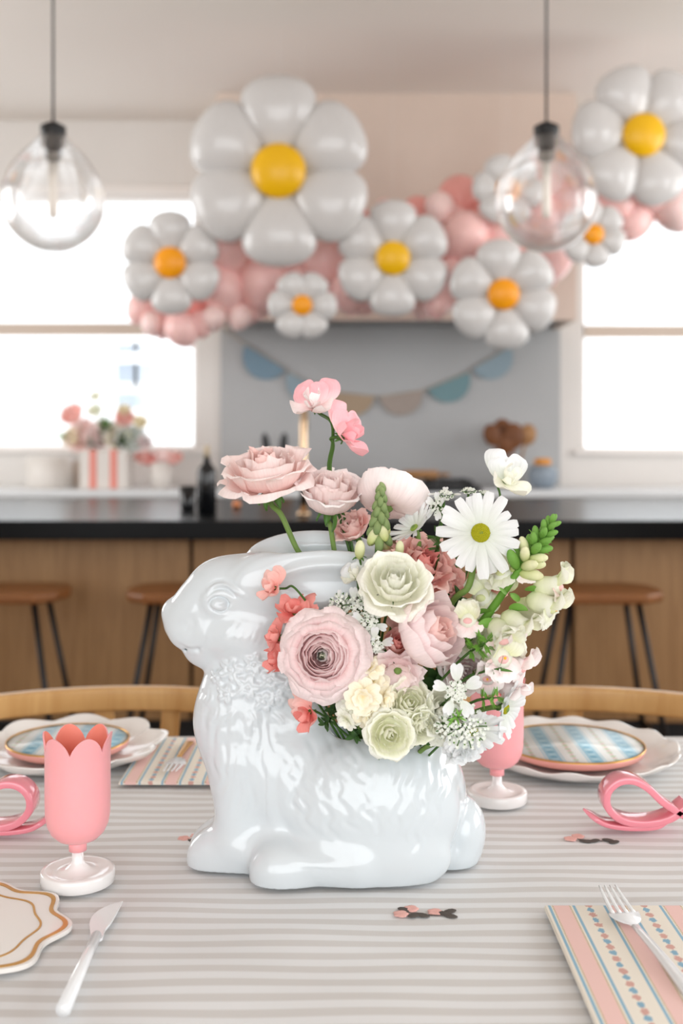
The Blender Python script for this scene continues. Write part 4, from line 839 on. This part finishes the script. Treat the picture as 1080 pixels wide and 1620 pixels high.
tp = T(268, 1236); fork((tp.x, tp.y+.002, TZ+.0055), PI-.02, .16, 'white headed fork with a gold handle on the far left napkin', M_gold, M_pearl, .006)
a, b_ = T(193, 1432), T(146, 1484); g = empty('knife', (a.x, a.y, TZ+.001), math.atan2(-(b_.x-a.x), -(b_.y-a.y))*-1 if False else 0, 'pearly white knife by the left goblet, its tip pointing away', 'knife')
def TL(x, y): p = T(x, y); return (p.x-a.x, p.y-a.y)
ol = [TL(194, 1432), TL(178, 1462), TL(166, 1478), TL(161, 1492), TL(146, 1492), TL(142, 1474), TL(143, 1462), TL(152, 1450), TL(170, 1440)]
obj('blade', slab([tuple(v)[:2] for v in spline([(*q, 0) for q in ol+[ol[0]]], 5)[:-1]], .001, .0032), M_pearl, g, False)
h0, h1 = TL(153, 1488), TL(100, 1612); obj('handle', tube([(h0[0], h0[1], .0035), ((h0[0]*.7+h1[0]*.3), (h0[1]*.7+h1[1]*.3), .005), (h1[0], h1[1], .006)], [.0045, .0045, .006], 12), M_pearl, g)
# napkin rings: curled pink ribbon
def ribbon(pts, th, y0, y1, wfun=None, n=8):
    q = spline([(x, 0, z) for x, z in pts], n); m = len(q); V, Fc = [], []
    for i, p_ in enumerate(q):
        t = (q[min(i+1, m-1)]-q[max(i-1, 0)]).normalized(); nn = Vector((-t.z, 0, t.x))*th/2; f = wfun(i/(m-1)) if wfun else 1; yc = (y0+y1)/2; hw = (y1-y0)/2*f
        for yy, s in ((yc-hw, 1), (yc+hw, 1), (yc+hw, -1), (yc-hw, -1)): V.append((p_.x+nn.x*s*min(1, f+.3), yy, p_.z+nn.z*s*min(1, f+.3)))
    for i in range(m-1):
        for k in range(4): Fc.append((4*i+k, 4*i+(k+1) % 4, 4*i+4+(k+1) % 4, 4*i+4+k))
    Fc += [(0, 3, 2, 1), tuple(4*(m-1)+k for k in range(4))]; return V, Fc
M_ring = mat('glossy_pink_acrylic', (232, 138, 152), .1, .6, coat=.6)
def napkin_ring(px, py, s, mir, label):
    p = T(px, py); g = empty('napkin_ring', (p.x, p.y, TZ+.001), 0, label, 'napkin ring', 'ribbon napkin rings'); k = 1/1405*s
    U = lambda x, y: (mir*(x-985)*k, (1318-y)*k+.002)
    base = obj('ribbon_tail', ribbon([U(921, 1290), U(938, 1302), U(960, 1312), U(1000, 1316), U(1040, 1312), U(1075, 1290)], .0055, -.014, .012, lambda t: min(1, .15+4*t, .15+4*(1-t))), M_ring, g)
    lp_ = obj('ribbon_loop', ribbon([U(1085, 1278), U(1055, 1300), U(1015, 1308), U(978, 1302), U(957, 1283), U(956, 1260), U(972, 1243), U(996, 1240), U(1020, 1252), U(1045, 1275), U(1085, 1300)], .0080, -.016, .014), M_ring, g)
    for o in (base, lp_): md = o.modifiers.new('soft', 'BEVEL'); md.width = .0014; md.segments = 2; md.limit_method = 'ANGLE'; md.angle_limit = .9
    return g
napkin_ring(985, 1311, 1, 1, 'glossy pink ribbon napkin ring at the right, curled in a loop'); napkin_ring(22, 1318, 1, -1, 'glossy pink ribbon napkin ring at the left edge, behind the near goblet')
# embroidery on the cloth
M_thd = mat('dark_grey_thread', (92, 86, 82), .9, .1); M_thp = mat('pale_pink_thread', (226, 176, 168), .9, .1, var=.15, vscale=600)
for items in ([('p', 634, 1441), ('p', 650, 1433), ('d', 640, 1434), ('d', 655, 1443), ('d', 668, 1443), ('p', 688, 1438), ('d', 700, 1440), ('d', 711, 1437), ('d', 712, 1444)],
              [('p', 902, 1323), ('p', 914, 1319), ('d', 926, 1327), ('d', 940, 1326), ('d', 962, 1325), ('d', 971, 1328)], [('p', 291, 1322), ('p', 309, 1318), ('d', 306, 1326)]):
    c = T(items[0][1], items[0][2]); sp_ = bpy.data.objects.new('embroidered_sprig', None); COL.objects.link(sp_); sp_.parent = cl; sp_.location = (c.x, c.y, TZ-.0028); sp_.empty_display_size = .01
    for i, (k, x, y) in enumerate(items):
        q = T(x, y)-c
        if i == 0: obj('stem', join(*[xf(ball(1, 8, 5, (T(items[-1][1], items[-1][2])-c).length/2, .0006, .0005), TR(*((T(items[-1][1], items[-1][2])-c)/2)) @ RZ(math.atan2((T(items[-1][1], items[-1][2])-c).y, (T(items[-1][1], items[-1][2])-c).x)))]), M_thd, sp_)
        if k == 'p': obj('blossom', join(*[ball(.0038, 8, 5, 1.3, 1, .22, (q.x+.003*math.cos(t), q.y+.004*math.sin(t), 0)) for t in (0, 1.3, 2.5, 3.8, 5)]), M_thp, sp_)
        else: obj('leaf', xf(ball(.0056, 10, 6, 1.35, .8, .15), TR(q.x, q.y, 0) @ RZ(.6 if i % 2 else -.5)), M_thd, sp_)
# ================================================================ dining chairs
M_chair = wood('light_oak_chair', (206, 164, 108), (184, 138, 82), .3, (8, 8, 1), spec=.5)
def dining_chair(px, rz, label):
    d = 1.60; x = (px-540)*1.85/F; g = empty('dining_chair', (x, d, 0), rz, label, 'chair', 'oak dining chairs across the table')
    RB = .42
    def arc(r, z0, z1, th, a0, a1, n=28, lift=0):
        V, Fc = [], []
        for i in range(n+1):
            a = a0+(a1-a0)*i/n; s, c = math.sin(a), math.cos(a); dz = lift*c
            for rr1, z in ((r-th/2, z0), (r+th/2, z0), (r+th/2, z1), (r-th/2, z1)): V.append((rr1*s, rr1*c-.16, z+dz))
        for i in range(n):
            for k in range(4): Fc.append((4*i+k, 4*i+(k+1) % 4, 4*i+4+(k+1) % 4, 4*i+4+k))
        return V, Fc+[(0, 3, 2, 1), tuple(4*n+k for k in range(4))]
    tr_ = obj('top_rail', arc(RB, .728, .768, .028, -.72, .72, 32, .0), M_chair, g); md = tr_.modifiers.new('b', 'BEVEL'); md.width = .006; md.segments = 3
    seat = obj('seat', slab([(.24*math.copysign(abs(math.cos(t))**.7, math.cos(t)), .23*math.copysign(abs(math.sin(t))**.7, math.sin(t))) for t in [2*PI*i/40 for i in range(40)]], .435, .465), M_chair, g)
    for sx in (-1, 1): obj('slat', xf(box(-.016, .016, -.007, .007, -.25, .0, .003), TR(sx*.060, RB-.162, .745) @ RY(sx*.10) @ RX(.10)), M_chair, g)
    for sx in (-1, 1):
        obj('arm_post', tube([(sx*.215, .12, .46), (sx*.268, .145, .745)], .011, 10), M_chair, g)
        for sy in (-1, 1): obj('leg', tube([(sx*.18, sy*.17, .44), (sx*.225, sy*.21, 0)], [.016, .011], 12), M_chair, g)
    return g
dining_chair(216, 0, 'light oak curved back chair across the table at the left'); dining_chair(868, .05, 'light oak curved back chair across the table at the right, behind the plates')
# ================================================================ bar stools along the island
M_stool = wood('walnut_seat', (138, 88, 46), (104, 64, 34), .4, (1, 10, 10)); M_leg = mat('blackened_steel', (30, 32, 36), .35, .5, .3)
def bar_stool(px, label, wd=.225, y=3.88):
    s = F/y; g = empty('bar_stool', ((px-540)/s, y, 0), 0, label, 'stool', 'bar stools along the island'); z1 = CZ-(921-HZ)*(y+.165)/F; z0 = CZ-(957-HZ)*(y-.165)/F
    pts = [(-wd, 0), (-wd+.02, -.10), (-wd+.09, -.165), (wd-.09, -.165), (wd-.02, -.10), (wd, 0), (wd-.02, .12), (wd-.09, .165), (-wd+.09, .165), (-wd+.02, .12)]
    so = obj('seat', slab(pts, z0, z1), M_stool, g, False); md = so.modifiers.new('b', 'BEVEL'); md.width = .012; md.segments = 3; md.limit_method = 'ANGLE'
    for sx in (-1, 1):
        for sy in (-1, 1): obj('leg', tube([(sx*.12, sy*.09, z0), (sx*.225, sy*.17, .0)], .011, 8), M_leg, g)
        obj('side_bar', tube([(sx*.205, -.155, .14), (sx*.205, .155, .14)], .008, 8), M_leg, g)
    for sy in (-1, 1): obj('foot_rail', tube([(-.206, sy*.155, .14), (.206, sy*.155, .14)], .009, 8), M_leg, g)
bar_stool(12, 'walnut topped bar stool at the far left edge, before the island'); bar_stool(299, 'walnut topped bar stool behind the rabbit head, before the island'); bar_stool(946, 'walnut topped bar stool at the right, before the island')
# ================================================================ things on the island
M_bott = mat('black_glass', (16, 17, 20), .12, .6); M_cork = mat('pale_cork', (196, 178, 150), .7); M_brass = mat('brushed_brass', (196, 168, 138), .25, .5, 1); M_cop = mat('copper', (196, 128, 90), .3, .5, 1)
p = T(327, 811, IZ); g = empty('bottle', p, 0, 'tall black bottle with a pale stopper on the island', 'bottle')
obj('body', capped([(.036, 0), (.041, .004), (.041, .165), (.036, .185), (.02, .205), (.015, .215), (.0145, .235)], 32), M_bott, g); obj('stopper', capped([(.012, .235), (.012, .268), (.0095, .282)], 20), M_cork, g)
p = T(297, 807, IZ); tag(obj('tumbler', capped([(.030, 0), (.031, .002), (.037, .105), (.034, .105), (.028, .008), (.002, .006)], 32), M_bott), 'black tumbler beside the black bottle on the island', 'cup').location = p
p = T(374, 804, IZ); tag(obj('pepper_pot', capped([(.014, 0), (.018, .004), (.019, .02), (.013, .033), (.006, .037)], 24), M_cop), 'tiny round copper pot on the island right of the bottle', 'pot').location = p
p = T(480, 816, IZ); g = empty('tap', p, 0, 'tall brass kitchen tap standing on the island behind the roses', 'tap')
obj('base', capped([(.028, 0), (.028, .012), (.02, .02)], 24), M_brass, g); obj('spout', tube([(0, 0, .01), (0, 0, .2), (0, 0, .36), (0, .025, .42), (0, .09, .45), (0, .155, .42), (0, .18, .35)], .0145, 14), M_brass, g); obj('lever', tube([(.016, 0, .07), (.06, 0, .09)], .006, 8), M_brass, g)
# ================================================================ back counter
BZ = .905
def on_back(px, d): return Vector(((px-540)*d/F, d, BZ+.001))
M_block = mat('knife_block_wood', (160, 116, 76), .5); M_terr = mat('grey_stoneware', (168, 164, 158), .5)
p = on_back(437, 6.75); g = empty('knife_block', p, 0, 'wooden knife block with two black handled knives on the back counter', 'knife block'); obj('block', box(-.10, .10, -.07, .07, 0, .21, .008), M_block, g)
for x, t in ((-.065, -.15), (.045, .1)): kn = obj('knife_handle', xf(ball(.5, 12, 10, .052, .04, .15), TR(x, 0, .27) @ RY(t)), M_dark, g)
p = on_back(808, 6.75); g = empty('utensil_crock', p, 0, 'grey stoneware crock on the back counter right of the range', 'crock'); obj('crock_body', capped([(.06, 0), (.075, .01), (.08, .14), (.082, .16), (.074, .16), (.07, .02), (.01, .015)], 32), M_terr, g)
M_sp = [wood('dark_spoon_wood', (124, 76, 40), (96, 56, 30), .5), wood('tan_spoon_wood', (176, 132, 88), (150, 108, 68), .5)]
for i, (px_, py_, w_, m_, lb) in enumerate([(778, 688, 14, 0, 'leftmost wooden spoon'), (795, 682, 16, 0, 'broad dark wooden spoon'), (812, 690, 17, 0, 'round dark wooden ladle'), (834, 688, 14, 1, 'tan wooden spatula leaning right'), (800, 702, 14, 0, 'lowest dark wooden spoon')]):
    g = empty('wooden_spoon', p, 0, lb+' standing in the stoneware crock', 'spoon', 'wooden utensils in the crock'); dd = 6.75+(.03 if i % 2 else -.03); q = P(px_, py_, dd)-p; k = 6.75/F
    b0 = Vector((q.x*.25, (dd-6.75), .03)); obj('spoon_handle', tube([b0, q], .008, 8), M_sp[m_], g); obj('spoon_bowl', xf(ball(1, 14, 10, w_*k, .018, w_*k*1.25), TR(*q) @ RY(math.atan2(q.x-b0.x, q.z-b0.z))), M_sp[m_], g)
p = on_back(858, 6.7); g = empty('storage_jar', p, 0, 'round blue grey jar with an orange lid on the back counter', 'jar'); obj('jar_body', capped([(.055, 0), (.085, .03), (.095, .09), (.08, .13), (.05, .145)], 32), mat('blue_grey_glaze', (136, 148, 160), .3, .5), g)
obj('lid', capped([(.05, .145), (.052, .15), (.052, .175), (.04, .185)], 32), mat('orange_lid', (220, 146, 54), .5), g)
g = empty('rolling_pin', (0, 0, 0), 0, 'turned wooden rolling pin lying across the cooktop grates', 'rolling pin'); c = Vector(((665-540)*6.6/F, 6.6, .992))
obj('roller', xf(capped([(.018, -.11), (.028, -.10), (.028, .10), (.018, .11)], 20), TR(*c) @ RZ(.1) @ RY(PI/2)), M_sp[1], g); 
for s in (-1, 1): obj('handle', xf(capped([(.008, .11*s), (.013, .135*s), (.010, .18*s)], 16), TR(*c) @ RZ(.1) @ RY(PI/2)), M_sp[1], g)
# flowers by the left window
M_vase = mat('pale_ceramic', (214, 208, 202), .4, .5); M_rib = mat('salmon_ribbon', (222, 140, 128), .6); M_lin = mat('beige_linen_box', (206, 192, 180), .8)
p = on_back(169, 6.68); g = empty('flower_box', p, 0, 'pale square vase with two salmon ribbons by the left window', 'vase'); obj('vase_body', join(box(-.145, .145, -.1, .1, 0, .235, .006)), M_vase, g)
for x in (-.063, .063): obj('ribbon', box(x-.022, x+.022, -.104, .104, .004, .24, .002), M_rib, g)
p2 = on_back(254, 6.72); tag(obj('flower_pot', capped([(.055, 0), (.06, .003), (.085, .165), (.078, .165), (.05, .12)], 32), M_vase), 'small tapered pale pot of pink flowers by the left window', 'pot').location = p2
tag(obj('canister', capped([(.14, 0), (.145, .005), (.145, .19), (.12, .2)], 40), M_vase), 'wide white canister at the left end of the back counter', 'canister').location = on_back(78, 6.8)
p3 = on_back(128, 6.92); tag(obj('linen_box', box(-.07, .07, -.06, .06, 0, .16, .004), M_lin), 'small beige box between canister and ribboned vase', 'box').location = p3
def bg(px, py, R, col, label, layers=None, base=p, name='rose', dirv=None, grp='flowers in the ribboned vase'):
    d = base.y; c = base+Vector((0, 0, .2)); q = P(px, py, d); dv = dirv or ((q.x-c.x), -.6, (q.z-c.z)+.1)
    return rose(px, py, d-.02, R*1.25, dv, col, label, layers or [ROSE[1], ROSE[3], ROSE[4]], name=name, group=grp, sep=False, stemk=dict(to=base+Vector((0, 0, .1)), r=.003, k=.01))
bg(114, 656, 15, 'rosepink', 'pink rose at the upper left of the window bouquet'); bg(131, 690, 21, 'blush', 'large blush rose low at the left of the window bouquet'); bg(163, 688, 19, 'blushwhite', 'pale rose in the middle of the window bouquet')
bg(197, 662, 12, 'rosepink', 'pink rose at the upper right of the window bouquet'); bg(186, 690, 17, 'green_cream', 'greenish cream rose right of the middle of the window bouquet'); bg(208, 694, 18, 'white', 'white rose at the right of the window bouquet')
bg(150, 650, 9, 'cream', 'cream bloom standing above the window bouquet'); bg(151, 627, 7, 'cream', 'topmost small cream bloom of the window bouquet'); bg(222, 668, 9, 'butter', 'butter coloured bloom reaching right from the window bouquet'); bg(112, 692, 12, 'butter', 'butter coloured bloom at the left edge of the window bouquet')
bg(196, 648, 8, 'butter', 'small butter bloom above the pink one at the right of the window bouquet'); bg(229, 700, 9, 'blushwhite', 'small pale bloom lowest at the right of the window bouquet')
for (x, y, c_, l) in ((228, 724, 'coralpale', 'leftmost pink bloom'), (242, 727, 'coral', 'coral bloom second from the left'), (258, 720, 'blush', 'blush bloom third from the left'), (272, 724, 'coralpale', 'rightmost pink bloom')):
    bg(x, y, 13, c_, l+' in the small tapered pot', None, p2, 'carnation', (.1, -.5, 1), 'flowers in the tapered pot')
for x, y, r_, m_, s_ in ((148, 708, 22, M_leafd, 21), (190, 704, 22, M_leafd, 22), (168, 676, 22, M_leaf, 23), (98, 690, 12, M_bright, 24)):
    R = r_*p.y/F; o, M = root('leaf_sprig', x, y, p.y-.04, ((x-169)/60, -.5, .6), R, .5, ('dark leaves at the left rim of the ribboned vase', 'dark leaves at the right rim of the ribboned vase', 'light leaves in the window bouquet', 'bright green leaves at the left of the window bouquet')[s_-21], 'greenery in the window bouquet', 'foliage')
    obj('stalk', tube([(0, 0, 0), (0, 0, R)], .003, 6), M_leaf, o)
    for k in range(10): leaf(o, TR(0, 0, R*k/10) @ RZ(k*2.4) @ RX(.7), R*.7, .45, m_, -.15)
# bunting
bt = empty('felt_bunting', (0, 0, 0), 0, 'string of blue and tan half round felt flags across the backsplash', 'bunting'); by = WY-.045; fc = {k: mat(k+'_felt', c, .95, .1, sheen=.3, bump=.3, bscale=300) for k, c in dict(slate=(124, 148, 164), sky=(146, 164, 174), tan=(172, 152, 130), teal=(120, 150, 156), floral=(166, 154, 146)).items()}
flags = [((389, 545), (452, 583), 'slate'), ((456, 588), (518, 618), 'sky'), ((524, 620), (592, 627), 'tan'), ((600, 628), (668, 618), 'floral'), ((676, 615), (741, 588), 'teal'), ((746, 583), (806, 548), 'sky')]
sp_pts = [P(352, 520, by)]+[P(*x, by) for f in flags for x in f[:2]]+[P(852, 515, by)]
obj('string', tube(sp_pts, .004, 6), fc['tan'], bt)
for a, b_, k in flags:
    A_, B_ = P(*a, by), P(*b_, by); c = (A_+B_)/2; r_ = (A_-B_).length/2; an = math.atan2(B_.z-A_.z, B_.x-A_.x); n = 20
    ol = [(r_*math.cos(PI+PI*i/n), r_*1.0*math.sin(PI+PI*i/n)) for i in range(n+1)]
    obj('flag', xf(slab(ol, -.002, .002), TR(*c) @ RY(-an) @ RX(PI/2)), fc[k], bt, False)
# ================================================================ balloons
M_foil = mat('white_foil', (208, 206, 205), .25, .5, coat=.5); M_or = mat('orange_foil', (246, 160, 20), .3, .5); M_yl = mat('golden_yellow_foil', (238, 184, 18), .3, .5)
MP = [mat('pink_latex', (250, 204, 200), .25, .5, sss=.1), mat('pale_pink_latex', (251, 220, 216), .25, .5, sss=.1), mat('coral_pink_latex', (245, 172, 164), .3, .5)]
petv = (lambda v: (v[0], v[1]))(ball(.5, 24, 16)); petv = ([(x*1.0*(.50+.76*max(0, min(1, y+.55))), y, z*.46*(.7+.4*(y+.5))) for x, z, y in petv[0]], petv[1])
MPET = mesh('petal', petv[0], petv[1], M_foil)
def daisy_balloon(px, py, d, Rpx, rc, label, mc, rot=0, n=6, tilt=(0, -1, -.12)):
    k = d/F; o = empty('daisy_balloon', (0, 0, 0), 0, label, 'balloon', 'daisy shaped foil balloons'); o.matrix_basis = TR(*P(px, py, d)) @ aim(tilt); R = Rpx*k
    for i in range(n):
        place('petal', MPET, o, RZ(rot+2*PI*i/n) @ TR(0, R*.60, 0) @ SC(R*.84, R*.84, R*.84))
    obj('centre', ball(rc*k, 28, 12, 1, 1, .42, (0, 0, R*.10)), mc, o)
    return o
daisy_balloon(270, 416, 5.6, 80, 25, 'white daisy balloon at the left, over the window', M_or, 0)
daisy_balloon(441, 272, 5.5, 146, 43, 'biggest white daisy balloon, with a golden yellow centre', M_yl, 0)
daisy_balloon(621, 409, 5.6, 90, 27, 'white daisy balloon with a yellow centre in the middle of the garland', M_yl, 0)
daisy_balloon(478, 483, 5.6, 54, 16, 'smallest low white daisy balloon under the biggest one', M_or, .5)
daisy_balloon(795, 466, 5.6, 86, 25, 'white daisy balloon with an orange centre, lowest at the right', M_or, .12)
daisy_balloon(803, 300, 5.62, 56, 20, 'white daisy balloon seen through the right glass pendant', M_or, .4)
daisy_balloon(938, 371, 5.6, 52, 16, 'small white daisy balloon at the right edge of the garland', M_or, .2)
daisy_balloon(1015, 215, 5.58, 110, 34, 'large white daisy balloon at the upper right corner', M_yl, .4)
LB = [(360, 395, 33, 0), (351, 455, 36, 0), (415, 450, 42, 0), (377, 403, 24, 0), (510, 412, 40, 0), (339, 502, 19, 1), (379, 500, 20, 1), (304, 500, 28, 2), (224, 487, 24, 0), (262, 507, 26, 0), (286, 520, 27, 0), (318, 512, 20, 0), (342, 382, 22, 1),
      (397, 482, 24, 0), (454, 415, 30, 0), (736, 373, 38, 0), (695, 328, 24, 1), (726, 315, 36, 2), (660, 337, 26, 2), (566, 342, 18, 2), (712, 430, 22, 0), (703, 462, 28, 0), (795, 366, 42, 0), (845, 340, 44, 0), (866, 398, 42, 0), (764, 345, 22, 2),
      (970, 310, 36, 0), (1000, 345, 34, 0), (953, 298, 28, 2), (669, 481, 22, 1), (552, 462, 30, 0), (901, 270, 26, 0), (862, 276, 38, 1), (893, 320, 34, 0), (745, 430, 26, 0), (770, 405, 30, 0), (580, 470, 26, 0), (530, 440, 30, 2), (440, 455, 30, 2), (470, 440, 26, 0),
      (1030, 300, 34, 0), (1066, 330, 34, 1), (920, 345, 30, 0), (690, 395, 30, 2), (400, 420, 30, 2), (310, 470, 30, 2), (820, 395, 32, 2), (610, 335, 20, 0), (545, 375, 26, 0), (715, 345, 26, 0), (690, 480, 22, 0), (240, 512, 18, 1)]
DN = [(270, 416, 'the left daisy'), (441, 272, 'the biggest daisy'), (621, 409, 'the middle daisy'), (478, 483, 'the smallest low daisy'), (795, 466, 'the lowest right daisy'), (803, 300, 'the daisy behind the pendant'), (938, 371, 'the right edge daisy'), (1015, 215, 'the upper right daisy')]
latex = (lambda v: ([(x*(1-.10*max(0, -z)), y*(1-.10*max(0, -z)), z*(1.06 if z > 0 else 1.2)) for x, y, z in v[0]], v[1]))(ball(1, 22, 14)); LM = [mesh('balloon', latex[0], latex[1], m) for m in MP]
knotm = [mesh('knot', *xf(capped([(.05, 0), (.035, -.05), (.10, -.16)], 10), TR(0, 0, -1.16)), m) for m in MP]; seen = {}; brs = random.Random(4); LBL = []
for (x, y, r, c) in LB:
    near = min(DN, key=lambda q: math.hypot(q[0]-x, q[1]-y)); dx, dy = x-near[0], y-near[1]; v_ = 'above' if dy < -25 else 'below' if dy > 25 else ''; h_ = 'to the left' if dx < -25 else 'to the right' if dx > 25 else ''
    wh = (v_+' and '+h_+' of ' if v_ and h_ else v_+' ' if v_ else h_+' of ' if h_ else 'behind ')+near[2]; sz = 'large' if r >= 36 else 'middling' if r >= 27 else 'small'
    LBL.append(f"{sz} {('pink', 'pale', 'coral')[c]} round balloon {wh}")
for i, (x, y, r, c) in enumerate(LB):
    same = [j for j, l in enumerate(LBL) if l == LBL[i]]; lab = LBL[i]
    if len(same) > 1:
        same.sort(key=lambda j: LB[j][0]); lab += ', ' + (('left one', 'right one') if len(same) == 2 else ('left one', 'middle one', 'right one') if len(same) == 3 else ('first from left', 'second from left', 'third from left', 'fourth from left', 'fifth from left'))[same.index(i)]
    d = 5.76+.04*(i % 5)+(.12 if c == 2 else 0); k = d/F; o = place('balloon', LM[c], None, TR(*P(x, y, d)) @ RZ(brs.uniform(0, 6)) @ RX(brs.uniform(-.5, .5)) @ RY(brs.uniform(-.5, .5)) @ SC(r*k)); tag(o, lab, 'balloon', 'round pink balloons of the garland'); place('knot', knotm[c], o, Matrix())
M_line = mat('clear_line', (230, 230, 230), .3)
for x, y, d, l in ((270, 380, 5.6, 'left daisy'), (441, 190, 5.5, 'biggest daisy'), (621, 370, 5.6, 'middle daisy'), (478, 468, 5.6, 'smallest low daisy'), (795, 430, 5.6, 'lowest right daisy'), (803, 280, 5.62, 'daisy behind the pendant'), (938, 350, 5.6, 'right edge daisy'), (1015, 160, 5.58, 'upper right daisy'), (286, 510, 5.8, 'lowest pink balloon')):
    q = P(x, y, d); tag(obj('hanging_line', tube([q, (q.x, q.y, CEIL)], .0006, 5), M_line), 'thin clear line holding the '+l+' from the ceiling', 'line', 'clear lines holding the garland')
# ================================================================ glass pendants
M_thin = bpy.data.materials.new('clear_thin_glass'); M_thin.use_nodes = True; nt = M_thin.node_tree; nt.nodes.clear(); o_ = nt.nodes.new('ShaderNodeOutputMaterial'); t_ = nt.nodes.new('ShaderNodeBsdfTransparent'); t_.inputs[0].default_value = (.97, .97, .975, 1); g_ = nt.nodes.new('ShaderNodeBsdfGlossy'); g_.inputs['Roughness'].default_value = .08
x_ = nt.nodes.new('ShaderNodeMixShader'); lw = nt.nodes.new('ShaderNodeLayerWeight'); lw.inputs[0].default_value = .30; pw_ = nt.nodes.new('ShaderNodeMath'); pw_.operation = 'MULTIPLY_ADD'; pw_.inputs[1].default_value = .75; pw_.inputs[2].default_value = .05; nt.links.new(lw.outputs['Facing'], pw_.inputs[0]); nt.links.new(pw_.outputs[0], x_.inputs[0]); nt.links.new(t_.outputs[0], x_.inputs[1]); nt.links.new(g_.outputs[0], x_.inputs[2]); nt.links.new(x_.outputs[0], o_.inputs[0])
M_clear = bpy.data.materials.new('clear_glass'); M_clear.use_nodes = True; nt = M_clear.node_tree; nt.nodes.clear(); o_ = nt.nodes.new('ShaderNodeOutputMaterial'); t_ = nt.nodes.new('ShaderNodeBsdfTransparent'); g_ = nt.nodes.new('ShaderNodeBsdfGlass'); g_.inputs['IOR'].default_value = 1.45; g_.inputs['Roughness'].default_value = 0
x_ = nt.nodes.new('ShaderNodeMixShader'); lw = nt.nodes.new('ShaderNodeLayerWeight'); lw.inputs[0].default_value = .45; nt.links.new(lw.outputs['Facing'], x_.inputs[0]); nt.links.new(t_.outputs[0], x_.inputs[1]); nt.links.new(g_.outputs[0], x_.inputs[2]); nt.links.new(x_.outputs[0], o_.inputs[0])
M_bulbw = mat('frosted_white', (236, 230, 222), .4)
for px, lab in ((84, 'clear glass globe pendant over the left window'), (864, 'clear glass globe pendant in front of the pink balloons')):
    d = 3.4; c = P(px, 318, d); g = empty('pendant_lamp', c, 0, lab, 'pendant lamp', 'clear glass pendants')
    pr = [(.004, -.16), (.05, -.153), (.095, -.128), (.132, -.09), (.154, -.045), (.160, 0), (.155, .045), (.138, .09), (.112, .13), (.085, .16), (.06, .185), (.042, .205), (.036, .225)]
    q = [tuple(v)[:2] for v in spline([(*p_, 0) for p_ in pr], 3)]; sh = obj('glass_globe', lathe(q, 64), M_clear, g); solid(sh, .0035, -1)
    obj('cap', capped([(.018, .13), (.026, .135), (.026, .20), (.040, .21), (.040, .235), (.012, .25)], 28), M_dark, g); obj('lamp_holder', capped([(.014, .12), (.016, .128), (.016, .135)], 20), M_dark, g)
    obj('bulb', capped([(.004, -.055), (.013, -.048), (.015, -.02), (.013, .06), (.013, .125)], 20), M_bulbw, g); obj('cord', tube([(0, 0, .25), (0, 0, CEIL-c.z)], .004, 8), M_dark, g)
    obj('ceiling_rose', capped([(.05, CEIL-c.z-.025), (.05, CEIL-c.z-.001)], 24), M_dark, g)
